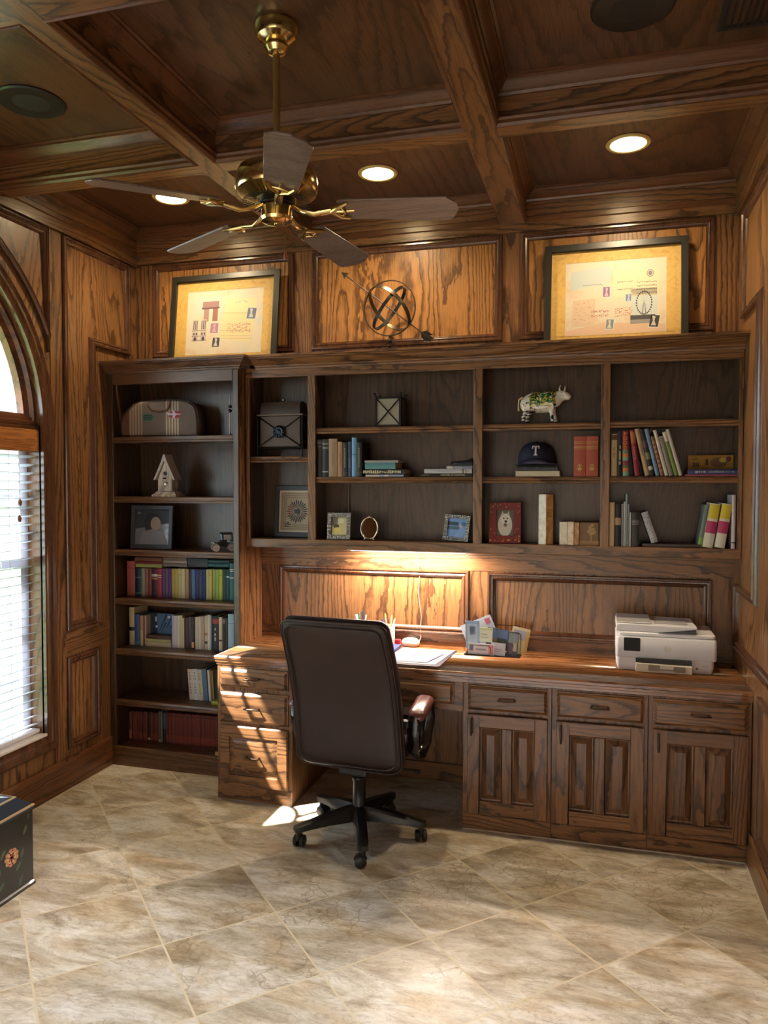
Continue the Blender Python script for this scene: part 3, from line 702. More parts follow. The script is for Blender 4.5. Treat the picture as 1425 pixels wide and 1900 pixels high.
# papers, folder, notebook, pad
m = MB(); m.prism([(-1.06,3.668), (-.775,3.668), (-.760,3.676), (-.742,4.05), (-1.05,4.05)], .7602, .7635, Mup(0)); obj1(m, 'desk_pad', paint((40,44,66), .45), 'dark edged desk pad lying under the white papers', 'desk pad', smooth=0)
m = MB(); m.prism([(-1.05,3.70), (-.79,3.70), (-.752,4.045), (-1.04,4.045)], .7638, .7655, Mup(0)); obj1(m, 'paper_sheet', paint((232,230,226), .7), 'large white paper sheet spread on the desk pad beside the chair', 'paper', smooth=0)
fo = thing('folder', 'blue grey folder lying on white papers at the desk', 'folder', (-.93,3.80,.7656))
m = MB(); m.prism([(-1.06,3.715), (-.832,3.715), (-.786,3.925), (-1.04,3.925)], .7658, .7725, Mup(0)); m.build('cover', paint((104,108,146), .5), fo, bevel=.002, smooth=0)
m = MB(); m.prism([(-1.058,3.712), (-.828,3.712), (-.828,3.716), (-1.058,3.716)], .7662, .771, Mup(0)); m.build('pages', paint((206,206,214), .7), fo, smooth=0)
m = MB(); m.ring(rect(-.945,-.90,3.835,3.86), [(0,.7726), (.0,.7732), (.003,.7732), (.003,.7726)], Mup(0), cap=False); m.build('label_frame', paint((84,86,122), .5), fo, smooth=0)
m = MB(); m.box(-1.10, -1.058, 3.93, 4.07, .7602, .778); obj1(m, 'notebook', paint((58,72,132), .4), 'blue notebook half hidden behind the office chair on the desk', 'notebook', smooth=0, bevel=.003)
# pen cup
pc = thing('pen_cup', 'white pencil cup full of pens behind the chair back', 'pen holder', (-1.135,4.085,ZT))
m = MB(); m.lathe([(.001,.7605), (.034,.7605), (.036,.80), (.037,.872), (.034,.872), (.033,.78), (.001,.78)], 20, (-1.135,4.085,0)); m.build('cup', paint((210,200,206), .4), pc, smooth=40)
pencols = [((230,230,226),'white pen with silver clip'), ((60,150,110),'green pen'), ((226,190,70),'yellow pencil'), ((40,60,140),'dark blue pen'), ((240,236,220),'white marker'), ((226,206,150),'pale yellow pencil')]
for i, (c, lab) in enumerate(pencols):
    a = i*1.05+.3; dx, dy = math.cos(a), math.sin(a)
    m = MB(); m.tube([(-1.135+dx*.008,4.085+dy*.008,.784), (-1.135+dx*.034,4.085+dy*.034,.905+.012*(i % 3)), (-1.135+dx*.036,4.085+dy*.036,.915+.012*(i % 3))], [.0042,.0042,.0015], 8)
    obj1(m, 'pen', paint(c, .4), lab+' standing in the pencil cup behind the chair', 'pen', 'pens in the pencil cup', smooth=50)
p2 = thing('pen_mug', 'small mug of pens hidden behind the top of the chair back', 'pen holder', (-1.30,4.10,ZT))
m = MB(); m.lathe([(.001,.7605), (.036,.7605), (.038,.87), (.035,.87), (.034,.78), (.001,.78)], 20, (-1.30,4.10,0)); m.build('cup', paint((90,94,100), .4), p2, smooth=40)
for i, (c, lab) in enumerate((((206,208,214),'silver pen'), ((40,56,88),'navy pen with a clip'), ((232,232,232),'white capped marker'), ((60,120,96),'dark green pen'))):
    a = i*1.5; dx, dy = math.cos(a), math.sin(a)
    m = MB(); m.tube([(-1.30+dx*.008,4.10+dy*.008,.784), (-1.30+dx*.03,4.10+dy*.02,.925+.016*(i % 2))], .0046 if i != 2 else .009, 8)
    obj1(m, 'pen', paint(c, .35), lab+' poking up above the chair back top', 'pen', 'pens in the mug', smooth=50)
m = MB(); m.box(-1.10, -1.066, 4.085, 4.105, .7605, .80); obj1(m, 'tape_dispenser', paint((198,44,52), .35), 'small red desk gadget beside the pencil cup', 'desk gadget', smooth=0, bevel=.006)
dv = thing('smart_speaker', 'white rounded fabric-topped gadget with a cable on the desk', 'speaker', (-1.015,4.12,ZT))
m = MB(); m.lathe([(.001,0), (.04,0), (.047,.006), (.052,.02), (.05,.03), (.038,.041), (.02,.046), (.001,.047)], 32); m.warp(lambda p: (p.x-1.015, p.y*.75+4.115, p.z+.7605)); m.build('body', paint((226,220,216), .6), dv, smooth=60)
m = MB(); m.tube([(-.975,4.13,.775), (-.967,4.16,.80), (-.972,4.166,.86), (-.966,4.17,.92), (-.975,4.168,.98), (-.985,4.17,1.06), (-.978,4.171,1.14), (-.988,4.17,1.22), (-.985,4.165,1.303)], .0022, 6); m.build('cable', paint((196,150,134), .5), dv, smooth=60)
# mail sorter and letters
ms_ = thing('letter_rack', 'black wire letter rack stuffed with mail on the desk', 'letter rack', (-.53,4.05,ZT))
for i, (y, h, x0, x1) in enumerate(((3.985,.055,-.690,-.552), (4.045,.12,-.690,-.40), (4.085,.15,-.690,-.40))):
    m = MB(); m.tube([(x0,y,.765), (x0,y,.76+h-.012), (x0+.012,y,.76+h), (x1-.012,y,.76+h), (x1,y,.76+h-.012), (x1,y,.765)], .0022, 6, closed=True); m.build('wire_divider', IRON, ms_, smooth=60)
m = MB(); m.box(-.69,-.40,3.98,4.09,.7605,.763); m.build('base_plate', IRON, ms_, smooth=0)
def letter(name, x0, x1, y, z0, z1, c, label, cat, tilt=0, back=.012, deco=(), th=.0016):
    m = MB(); m.mi = 0; w_, h_ = x1-x0, z1-z0
    M = basis((1,0,0), (0,.04,1), (0,-1,0), ((x0+x1)/2, y, z0)) @ Matrix.Rotation(math.radians(tilt), 4, 'Z')
    m.prism(rect(-w_/2,w_/2,0,h_), -th, 0, M)
    mats = [paint(c, .7)]
    for i, (a, b, c_, d, col) in enumerate(deco):
        m.mi = i+1; mats.append(paint(col, .7)); m.prism(rect(-w_/2+a*w_, -w_/2+b*w_, c_*h_, d*h_), .0001, .0004, M)
    return obj1(m, name, mats, label, cat, 'mail in the letter rack', smooth=0)
letter('envelope', -.676,-.50,4.056,.80,.945,(222,230,240),'big white envelope with a red stamp sticking up at a slant in the rack','envelope',24,deco=((.78,.94,.70,.92,(206,120,140)),))
letter('picture_card', -.688,-.612,4.021,.79,.935,(150,176,206),'pale blue photo card at the left end of the letter rack','card',2,deco=((.15,.85,.1,.9,(186,206,224)),(.3,.7,.5,.8,(130,160,196))))
letter('sticky_note', -.614,-.546,4.0085,.83,.905,(226,238,214),'pale green square note in the front of the letter rack','note',-2,deco=((.05,.95,.86,.97,(200,216,150)),(.1,.6,.5,.54,(150,160,160)),(.1,.7,.3,.34,(150,160,160))))
letter('photo_print', -.585,-.47,4.030,.79,.90,(96,110,120),'landscape photo print of dark hills in the middle of the rack','photo',-6,deco=((.05,.95,.5,.95,(120,150,196)),(.1,.5,.1,.5,(140,120,84)),(.5,.9,.08,.55,(80,96,84))))
letter('envelope', -.672,-.535,3.992,.764,.822,(216,222,232),'low white envelope with red printing at the front of the rack','envelope',-2,deco=((.78,.97,.1,.95,(214,160,176)),(.05,.2,.3,.9,(110,130,170)),(.3,.7,.4,.55,(150,160,176))))
letter('envelope', -.555,-.478,3.999,.764,.83,(200,208,228),'small pale lilac envelope beside the low front envelope in the rack','envelope',-4,deco=((.15,.8,.45,.52,(150,160,190)),(.15,.7,.3,.36,(150,160,190))))
letter('photo_print', -.472,-.418,4.014,.764,.885,(86,100,110),'upright photo print with grey green trees right of the lilac envelope','photo',-6,deco=((.05,.95,.55,.97,(150,170,176)),(.1,.6,.05,.5,(110,104,128)),(.5,.9,.2,.6,(196,196,180))))
letter('envelope', -.47,-.375,4.066,.764,.905,(230,220,176),'cream printed leaflet leaning at the right end of the letter rack','envelope',-10,deco=((.1,.8,.55,.9,(190,196,214)),(.82,.95,.05,.9,(214,190,120))))

# ------------------------------------------------------------------ painted chest
cx0, cx1, cy0, cy1 = XL+.03, -2.25, 1.80, 2.612
tk = thing('chest', 'black painted chest with pink flowers standing by the arched window', 'chest', ((cx0+cx1)/2,(cy0+cy1)/2,0))
t = NT('chest_lacquer'); g = t.noise(t.n('ShaderNodeTexCoord').outputs['Object'], 5, 3)
LAC = t.p(Base_Color=t.ramp(g.outputs[0], [(.3, lin((14,20,26))), (.7, lin((24,32,40)))]), Roughness=.28, Coat_Weight=.3)
LID = paint((52,66,88), .22, 0, .4)  # blue-grey over the black lid paints in the window's reflection
m = MB(); m.ring(rect(cx0+.006,cx1-.004,cy0+.006,cy1-.006), [(0,.0), (-.006,.0), (-.006,.012), (0,.018), (0,.325)], Mup(0), cap=True, cap0=True); m.build('box', LAC, tk, smooth=0)
m = MB(); m.ring(rect(cx0,cx1,cy0,cy1), [(.004,.318), (0,.320), (0,.332), (.05,.375), (.10,.385)], Mup(0), cap=True, cap0=True); lid = m.build('lid', LID, tk, smooth=0)
m = MB(); m.ring(rect(cx0,cx1,cy0,cy1), [(-.0015,.3285), (-.0015,.3335), (.004,.337), (.004,.3285)], Mup(0), cap=False); m.ring(rect(cx0,cx1,cy0,cy1), [(.046,.3735), (.047,.3765), (.054,.3785), (.054,.3735)], Mup(0), cap=False); m.build('edge_line', paint((196,172,140), .4), lid, smooth=0)
MCH = basis((0,1,0), (0,0,1), (1,0,0), (cx1-.004,0,0))
def flower(yc, zc, s=1.0, par=tk):
    m = MB(); rn = random.Random(int(yc*1000))
    for ring_, nn, rr, cc in ((.026,9,.013,0), (.015,7,.011,1), (.005,4,.008,2)):
        for k in range(nn):
            a = k*2*PI/nn+ring_*40; m.mi = cc; h = .0004+.0003*cc
            m.prism(ell(yc+ring_*s*math.cos(a), zc+ring_*s*math.sin(a), rr*s, rr*s*.8, 10), 0, h, MCH)
    m.build('painted_flower', [paint((206,150,120), .5), paint((226,178,146), .5), paint((170,104,78), .5)], par, smooth=0)
def leaf(yc, zc, L, a, par=tk):
    m = MB(); c, s_ = math.cos(a), math.sin(a)
    pts = [(-1,0), (-.5,.3), (0,.4), (.5,.3), (1,0), (.5,-.3), (0,-.4), (-.5,-.3)]
    m.mi = 0; m.prism([(yc+L*(u*c-v*s_), zc+L*(u*s_+v*c)) for u, v in pts], 0, .0004, MCH)
    m.mi = 1; m.prism([(yc+L*(u*c-v*s_), zc+L*(u*s_+v*c)) for u, v in ((-.9,.03), (.9,.03), (.9,-.03), (-.9,-.03))], 0, .0007, MCH)
    m.build('painted_leaf', [paint((74,92,78), .5), paint((120,134,104), .5)], par, smooth=0)
flower(2.487, .165); flower(2.17, .17, 1.1); flower(1.95, .19)
for y, z, L, a in ((2.562,.245,.022,1.1), (2.44,.195,.022,.9), (2.545,.158,.022,1.3), (2.525,.115,.024,.8), (2.535,.050,.024,1.2), (2.43,.07,.024,.7), (2.42,.14,.02,1.9), (2.58,.295,.012,1.6), (2.25,.22,.025,.6), (2.1,.1,.025,1.3), (2.3,.1,.022,2.0)): leaf(y, z, L, a)
m = MB()
for pts in ([(2.535,.14), (2.54,.09), (2.535,.03), (2.545,.008)], [(2.49,.07), (2.455,.085), (2.43,.07)]):
    m.tube([(cx1-.0036, y, z) for y, z in pts], .0016, 5)
m.build('painted_stem', paint((60,76,64), .5), tk, smooth=0)

# ------------------------------------------------------------------ books
PAGE = paint((204,194,168), .85)
def vtxt(m, txt, size, x, y, z): m.text(txt, size, basis((0,0,-1), (1,0,0), (0,-1,0), (x,y,z)))
def book(name, x0, x1, z0, h, y, c, label, group=None, depth=.145, tilt=0.0, bands=(), txt=None, pages=True, rough=.55, flat=False, coat=0.0):
    """standing book, spine towards the room; bands = (from, to, colour) fractions up the spine"""
    w_ = x1-x0-.0006; r_ = min(.004, w_*.2); th = min(.0025, w_*.18)
    xc = (x0+x1)/2
    M0 = Matrix.Translation((xc, y, z0+.0004))
    if tilt:
        px = w_/2 if tilt > 0 else -w_/2
        M0 = Matrix.Translation((xc+px*0, y, z0+.0004)) @ Matrix.Translation((px,0,0)) @ Matrix.Rotation(tilt, 4, 'Y') @ Matrix.Translation((-px,0,0))
    n = 6; arcp = [(-w_/2+w_*k/n, -r_*math.sin(PI*k/n)) for k in range(n+1)]
    o_ = thing(name, label, 'book', (xc, y, z0), 0, group)
    m = MB(); m.M = M0; mats = [paint(c, rough, 0, coat)]
    inner = [(w_/2-th, depth), (w_/2-th, .003), (-w_/2+th, .003), (-w_/2+th, depth)]
    m.prism(arcp+[(w_/2, depth)]+inner+[(-w_/2, depth)], 0, h, Matrix.Identity(4))
    for i, (a, b, col) in enumerate(bands):
        mats.append(paint(col, .5)); m.mi = len(mats)-1
        R = [[(x_, y_-.0003, zz) for x_, y_ in arcp] for zz in (a*h, b*h)]
        m.loft(R, False, False, False)
    if txt:
        s_, size, f_, col = txt[:4]
        mats.append(paint(col, .5)); m.mi = len(mats)-1
        if len(txt) > 4 and txt[4] == 'up':
            for i, ch_ in enumerate(s_): m.text(ch_, size, basis((1,0,0), (0,0,1), (0,-1,0), (0,-r_-.0006,f_*h-i*size*.95)))
        else: vtxt(m, s_, size, 0, -r_-.0006, f_*h)
    m.build('cover', mats, o_, smooth=25, weld=False)
    if pages:
        m = MB(); m.M = M0; m.box(-w_/2+th+.0002, w_/2-th-.0002, .0034, depth-.003, .002, h-.003); m.build('pages', PAGE, o_, smooth=0)
    return o_
def lying(name, x0, x1, z0, t, y, c, label, group=None, depth=.15, txt=None, bands=(), spine=True, rough=.5, coat=0.0):
    """book lying flat, spine (or page edge) towards the room"""
    o_ = thing(name, label, 'book', ((x0+x1)/2, y, z0), 0, group)
    r_ = min(.004, t*.2); th = min(.0025, t*.2); n = 5; L = x1-x0
    M0 = basis((0,0,1), (0,1,0), (1,0,0), (x0, y, z0+.0004+(t-.0006)/2)); t -= .0006
    m = MB(); m.M = M0; mats = [paint(c, rough, 0, coat)]
    if spine:
        arcp = [(-t/2+t*k/n, -r_*math.sin(PI*k/n)) for k in range(n+1)]
        m.prism(arcp+[(t/2, depth), (t/2-th, depth), (t/2-th, .003), (-t/2+th, .003), (-t/2+th, depth), (-t/2, depth)], 0, L, Matrix.Identity(4))
    else:
        for a, b in ((-t/2, -t/2+th), (t/2-th, t/2)): m.box(a, b, 0, depth, 0, L)
        m.box(-t/2, t/2, depth-.003, depth, 0, L)
    for a, b, col in bands:
        mats.append(paint(col, .5)); m.mi = len(mats)-1
        if spine: m.loft([[(x_, y_-.0003, zz) for x_, y_ in arcp] for zz in (a*L, b*L)], False, False, False)
        else: m.box(-t*.3, t*.3, -.0004, .001, a*L, b*L)
    m.M = None
    if txt:
        for s_, size, f_, col in ([txt] if isinstance(txt[0], (str, int)) else txt):
            mats.append(paint(col, .5)); m.mi = len(mats)-1
            m.text(s_, size, basis((1,0,0), (0,0,1), (0,-1,0), (x0+L*f_, y-r_-.0006, z0+t/2+.0004)))
    m.build('cover', mats, o_, smooth=25, weld=False)
    m = MB(); m.M = M0; m.box(-t/2+th+.0002, t/2-th-.0002, .0034 if spine else .001, depth-.0035, .002, L-.002); m.build('pages', PAGE, o_, smooth=0)
    return o_
ORD = ['first','second','third','fourth','fifth','sixth','seventh','eighth','ninth','tenth','eleventh','twelfth','thirteenth','fourteenth','fifteenth','sixteenth','seventeenth','eighteenth','nineteenth','twentieth','twenty-first','twenty-second','twenty-third','twenty-fourth','twenty-fifth','twenty-sixth','twenty-seventh','twenty-eighth']
WHT = (226,222,214); GLD = (196,164,92)
# rainbow row on the bookcase
A = [(-2.733,-2.679,.210,(178,92,88),'coral red'),(-2.677,-2.636,.169,(12,52,66),'dark teal'),(-2.636,-2.612,.170,(140,148,128),'grey green'),(-2.612,-2.589,.171,(150,100,96),'dusty pink'),(-2.589,-2.566,.171,(128,62,66),'rose brown'),(-2.566,-2.525,.172,(66,18,42),'plum'),(-2.525,-2.497,.173,(168,52,62),'red'),(-2.496,-2.475,.173,(88,52,108),'purple'),(-2.475,-2.455,.174,(102,74,110),'mauve'),(-2.455,-2.434,.174,(84,52,116),'violet'),(-2.432,-2.413,.174,(172,150,92),'tan'),(-2.413,-2.389,.174,(176,164,62),'mustard'),(-2.389,-2.366,.175,(186,172,132),'beige'),(-2.366,-2.344,.175,(196,192,158),'cream'),(-2.343,-2.318,.175,(168,128,92),'light brown'),
 (-2.316,-2.300,.173,(48,44,56),'charcoal'),(-2.300,-2.276,.174,(78,110,158),'steel blue'),(-2.276,-2.251,.175,(34,44,92),'navy'),(-2.251,-2.229,.175,(56,66,98),'slate blue'),(-2.229,-2.207,.176,(22,34,92),'deep blue'),(-2.205,-2.185,.176,(178,186,122),'pale green'),(-2.185,-2.166,.177,(196,172,92),'sand yellow'),(-2.163,-2.141,.178,(142,158,92),'sage green'),(-2.141,-2.121,.178,(138,170,72),'leaf green'),(-2.121,-2.099,.179,(170,178,72),'lime'),(-2.097,-2.076,.180,(18,64,66),'bottle green'),(-2.076,-2.056,.180,(30,68,74),'dark sea green'),(-2.055,-2.027,.217,(36,98,104),'tall teal')]
for i, (a, b, h, c, nm) in enumerate(A):
    bd = []
    if i == 5: bd = [(.74,.80,WHT), (.70,.72,WHT), (.62,.66,GLD)]
    elif i == 6: bd = [(.74,.77,WHT), (.68,.70,WHT)]
    elif i == 1: bd = [(.66,.70,(110,130,140)), (.10,.14,(110,130,140))]
    elif i == 27: bd = [(.82,.84,WHT), (.78,.80,WHT), (.60,.62,WHT)]
    elif i == 26: bd = [(.74,.79,(180,196,196))]
    elif i % 3 == 0: bd = [(.80,.815,tuple(int(v*.6) for v in c))]
    book('book', a, b, .990, h, 3.975, c, '%s book, %s from left in the rainbow coloured row' % (nm, ORD[i]), 'rainbow row of books on the bookcase', bands=bd)
for x0, x1, t_, z, c, lab in ((-2.675,-2.498,.021,1.1655,(160,172,98),'yellow green book lying on the rainbow row, lowest on the left'),(-2.676,-2.500,.016,1.187,(116,38,46),'dark red book lying between the green and brown ones on the rainbow row'),(-2.680,-2.495,.022,1.2035,(126,88,68),'brown book lying on top of the stack at the left of the rainbow row'),
   (-2.488,-2.330,.020,1.176,(122,110,104),'grey brown book lying lowest in the middle stack on the rainbow row'),(-2.486,-2.332,.018,1.1965,(150,138,128),'pale grey book lying in the middle of the central stack on the rainbow row'),(-2.488,-2.334,.018,1.215,(112,98,88),'dull brown book lying on top of the central stack on the rainbow row'),
   (-2.322,-2.195,.050,1.178,(20,22,36),'thick black book lying over the blue spines of the rainbow row'),(-2.190,-2.060,.022,1.182,(34,84,88),'teal book lying lowest over the green spines of the rainbow row'),(-2.192,-2.060,.020,1.2045,(22,58,66),'dark teal book lying on top over the green spines of the rainbow row')):
    lying('book', x0, x1, z, t_, 3.98, c, lab, 'books lying on the rainbow row')

# second row of the bookcase
B = [(-2.731,-2.696,.228,(206,196,160),'tall cream book with a black mark on its spine',[(.38,.48,(22,22,24))]),(-2.695,-2.661,.188,(62,94,150),'blue book beside the tall cream one',[(.02,.14,(70,140,170))]),(-2.659,-2.636,.181,(188,150,122),'tan book right of the blue book',[(.0,.5,(196,186,140))]),(-2.635,-2.624,.182,(120,84,62),'thin brown book beside the tan one',[]),(-2.624,-2.615,.182,(200,184,172),'very thin pale pink book left of the blue artwork',[]),
 (-2.442,-2.406,.192,(196,190,204),'lavender white book right of the blue artwork',[]),(-2.406,-2.388,.194,(214,208,192),'slim white book beside the lavender one',[]),(-2.388,-2.371,.194,(196,190,150),'slim cream book left of the ivory one',[]),(-2.371,-2.359,.180,(200,192,150),'thin ivory book left of the maroon one',[]),(-2.359,-2.329,.183,(66,40,48),'maroon book in the middle of the row',[]),(-2.329,-2.311,.189,(84,82,90),'grey book right of the maroon one',[(.0,.22,(70,48,44))]),(-2.311,-2.295,.188,(32,30,34),'black book with an orange and white foot',[(.04,.22,(214,160,120)),(.3,.95,(52,50,54))]),
 (-2.289,-2.262,.190,(192,186,172),'pale grey book right of the black one',[]),(-2.262,-2.247,.194,(206,196,176),'slim off white book beside the pale grey one',[]),(-2.247,-2.228,.197,(176,160,158),'mauve grey book left of the ivory pair',[(.3,.75,(190,160,140))]),(-2.225,-2.207,.202,(200,192,176),'ivory book with a spotted foot',[(.18,.25,(40,40,40)),(.42,.5,(150,120,80))]),(-2.207,-2.186,.207,(206,204,186),'white book left of the thin blue one',[]),(-2.186,-2.177,.205,(90,120,160),'thin blue book left of the big black one',[]),(-2.176,-2.133,.201,(14,20,34),'wide black book with white upright lettering and a red patch',[(.78,.92,(150,52,52))]),
 (-2.133,-2.111,.197,(206,196,176),'white book right of the lettered black one',[(.28,.33,(60,60,40))]),(-2.110,-2.091,.194,(40,46,52),'charcoal book with white lines',[(.93,.945,WHT),(.88,.895,WHT),(.84,.85,WHT)]),(-2.091,-2.075,.194,(62,50,46),'dark brown book beside the light blue one',[]),(-2.074,-2.037,.218,(152,186,212),'tall light blue book at the right end',[(.74,.76,(110,150,180)),(.1,.12,(110,150,180)),(.84,.94,(140,190,200))])]
for i, (a, b, h, c, lab, bd) in enumerate(B):
    tx = (11, .0125, .45, WHT) if 'lettering' in lab else None
    book('book', a, b, .692, h, 3.99, c, lab+' on the fifth bookcase shelf', 'white and dark books on the fifth bookcase shelf', bands=bd, txt=tx)
for x0, x1, t_, z, c, lab in ((-2.612,-2.445,.026,.692,(206,196,160),'pale cream book lying at the bottom under the blue artwork'),(-2.611,-2.446,.020,.7185,(188,184,130),'pale yellow book lying in the middle under the blue artwork'),(-2.612,-2.446,.022,.739,(92,70,54),'brown book lying directly under the blue artwork')):
    lying('book', x0, x1, z, t_, 3.985, c, lab, 'books lying under the blue artwork', spine=(t_ != .026))
ar = thing('artwork', 'blue print with dark brush strokes standing on three lying books', 'picture', (-2.53,4.03,.7615))
m = MB(); m.prism(rect(-2.610,-2.444,.7618,.885), -.004, 0, Mback(4.03)); m.build('board', paint((70,108,150), .5), ar, smooth=0)
m = MB(); MA = Mback(4.0298)
m.mi = 0; m.prism(rect(-2.610,-2.565,.7618,.885), 0, .0004, MA)
m.mi = 1
for a, b, c, d, w_ in ((-2.55,.78,-2.50,.88,.005), (-2.535,.775,-2.505,.83,.004), (-2.50,.80,-2.47,.86,.004), (-2.48,.79,-2.455,.84,.004)):
    dx, dz = c-a, d-b; L = math.hypot(dx, dz); nx, nz = -dz/L*w_, dx/L*w_
    m.prism([(a-nx*.3,b-nz*.3), (a+nx*.3,b+nz*.3), (c+nx,d+nz), (c-nx,d-nz)], 0, .0005, MA)
m.mi = 2; m.prism(ell(-2.573,.85,.005,.018,12), 0, .0006, MA); m.prism(ell(-2.57,.805,.007,.008,10), 0, .0006, MA); m.prism(ell(-2.485,.865,.010,.008,12), 0, .0006, MA)
m.build('brush_strokes', [paint((24,40,64), .6), paint((18,30,70), .6), paint((196,204,210), .6)], ar, smooth=0)
# third row: leaning white books
C = [(-2.340,-2.308,.181,(206,194,186),'leftmost of the three white lettered books',('TOM FROX',.0175,.86,(72,60,92),'up')),(-2.308,-2.278,.184,(204,212,204),'middle one of the three white lettered books',('TOM FROX',.0175,.86,(40,50,84),'up')),(-2.278,-2.247,.182,(198,194,178),'rightmost of the three white lettered books',('TOM FROX',.0175,.86,(86,88,104),'up')),(-2.246,-2.218,.189,(86,118,150),'steel blue book beside the white lettered ones',None),(-2.218,-2.212,.187,(24,24,30),'very thin black book right of the steel blue one',None),(-2.211,-2.196,.183,(204,200,206),'thin white book between black and brown ones',None),(-2.195,-2.184,.183,(120,92,40),'thin brown book right of the thin white one',None),(-2.184,-2.175,.183,(150,138,82),'thin olive book right of the thin brown one',None),(-2.172,-2.155,.189,(30,44,38),'dark green book behind the desk corner',None)]
for i, (a, b, h, c, lab, tx) in enumerate(C):
    book('book', a+.012, b+.012, .390, h, 3.99, c, lab+' on the sixth bookcase shelf', 'books on the sixth bookcase shelf', tilt=-.07 if i < 8 else 0, txt=tx, bands=[(.25,.45,(210,204,150))] if i == 2 else ())
lying('book', -2.172+.022, -2.06, .390, .022, 3.93, (160,164,60), 'yellow green book lying flat behind the drawer pedestal edge', None, depth=.06)
# bottom row of small red books
rn = random.Random(5)
def redrow(x0, x1, h, lab, n=None):
    x = x0
    while x < x1-.004:
        w_ = min(rn.uniform(.0095,.0135), x1-x)
        k = rn.uniform(.85,1.12); c = tuple(min(255,int(v*k)) for v in (112,48,43))
        book('book', x, x+w_, .112, h+rn.uniform(-.003,.003), 4.0+rn.uniform(-.002,.003), c, lab, 'small red books on the bottom bookcase shelf', depth=.11, pages=False, bands=[(.06,.28,(136,64,50)), (.90,.93,(66,26,28))])
        x += w_+.0003
redrow(-2.726, -2.621, .174, 'thin red book among those left of the dark gap on the bottom shelf')
redrow(-2.600, -2.546, .176, 'thin red book among the few between the dark and grey volumes')
redrow(-2.490, -2.152, .186, 'thin red book in the long row at right of the bottom bookcase shelf')
book('book', -2.748, -2.728, .112, .168, 4.0, (104,58,52), 'faded brown red book at the left end of the bottom shelf', depth=.11, bands=[(.03,.35,(170,104,74))])
book('book', -2.619, -2.602, .112, .172, 4.004, (24,18,26), 'dark book with a small white mark in the left red row', depth=.11, bands=[(.04,.12,(196,170,150))])
book('book', -2.543, -2.530, .112, .186, 4.0, (96,100,92), 'grey green book, left one of the pair among the red books', depth=.11, bands=[(.02,.1,(196,186,160))])
book('book', -2.529, -2.517, .112, .187, 4.0, (118,128,120), 'pale grey green book, right one of the pair among the red books', depth=.11)
book('book', -2.515, -2.492, .112, .186, 4.003, (22,28,38), 'black and blue book right of the grey green pair', depth=.11, bands=[(.45,.95,(58,76,100))])
bo = thing('bead_ornament', 'slim ornament of coloured beads on a small wooden block', 'ornament', (-2.083,3.895,.112))
m = MB(); m.box(-2.107, -2.062, 3.885, 3.915, .1125, .135); m.build('block', paint((176,140,92), .6), bo, smooth=0, bevel=.003)
for i, c in enumerate(((110,140,110), (196,196,204), (176,170,190), (92,70,130), (196,160,190), (226,196,150), (230,210,170), (214,160,150))):
    m = MB(); m.ball((-2.079, 3.90, .143+i*.0158), .0088, 10); m.build('bead', paint(c, .35), bo, smooth=60)

# ------------------------------------------------------------------ ornaments on the bookcase
# travel bag
bg_ = thing('travel_bag', 'striped canvas travel bag with an aeroplane patch on the top shelf', 'bag', (-2.495,4.02,1.936), math.radians(10))
t = NT('bag_canvas'); tc = t.n('ShaderNodeTexCoord'); sx = t.n('ShaderNodeSeparateXYZ', {0: tc.outputs['Object']})
nz = t.noise(tc.outputs['Object'], 300, 2)
BASEC = t.mix(nz.outputs[0], lin((104,96,92)), lin((132,124,118)))
def stripes(x0, x1, n):
    u = t.math('DIVIDE', t.math('SUBTRACT', sx.outputs[0], x0), (x1-x0))
    ins = t.math('MULTIPLY', t.math('GREATER_THAN', u, 0.0), t.math('LESS_THAN', u, 1.0))
    return t.math('MULTIPLY', ins, t.math('LESS_THAN', t.math('FRACT', t.math('MULTIPLY', u, float(n))), .55))
brown = t.mix(t.math('LESS_THAN', sx.outputs[0], -.175), BASEC, lin((98,74,56)))
s1_ = t.mix(stripes(-.185, -.10, 5), brown, lin((176,154,128)))
s2_ = t.mix(stripes(.035, .12, 5), s1_, lin((188,178,158)))
CANV = t.p(Base_Color=s2_, Roughness=.9)
half = [(-.238,.0), (-.243,.02), (-.243,.085), (-.232,.12), (-.205,.155), (-.165,.19), (-.12,.208), (-.03,.214), (.06,.218), (.13,.216), (.175,.205), (.205,.182), (.222,.145), (.230,.09), (.230,.0)]
m = MB(); m.ring(half, [(.012,-.055), (0,-.042), (0,.060), (.012,.075)], basis((1,0,0), (0,0,1), (0,-1,0), (0,0,.0015)), cap=True, cap0=True); m.build('body', CANV, bg_, world=False, smooth=50)
m = MB(); m.tube([(u, -.062, v+.0025) for u, v in half[2:-1]], .0032, 6); m.build('piping', paint((58,46,42), .6), bg_, world=False, smooth=80)
m = MB(); m.tube([(-.07,-.072,.205), (-.068,-.080,.175), (-.045,-.083,.152), (0,-.084,.146), (.045,-.083,.155), (.062,-.080,.18), (.062,-.072,.208)], .0085, 8, flat=(1.2,.6)); m.build('handle', paint((110,82,72), .6), bg_, world=False, smooth=60)
MP = basis((1,0,0), (0,0,1), (0,-1,0), (0,-.0752,0))
m = MB(); m.mi = 0; m.prism(ell(-.072,.115,.034,.021,20), 0, .0012, MP); m.mi = 1
for k in (-1, 0, 1): m.prism([(-.098,.112+k*.010), (-.048,.118+k*.010-.004), (-.048,.122+k*.010-.004), (-.098,.117+k*.010)], 0, .0016, MP)
m.build('green_patch', [paint((58,112,92), .6), paint((24,44,44), .6)], bg_, world=False, smooth=0)
m = MB(); m.mi = 0; m.prism([(.055,.118), (.075,.108), (.115,.112), (.128,.130), (.118,.150), (.085,.152), (.058,.142)], 0, .0012, MP); m.mi = 1
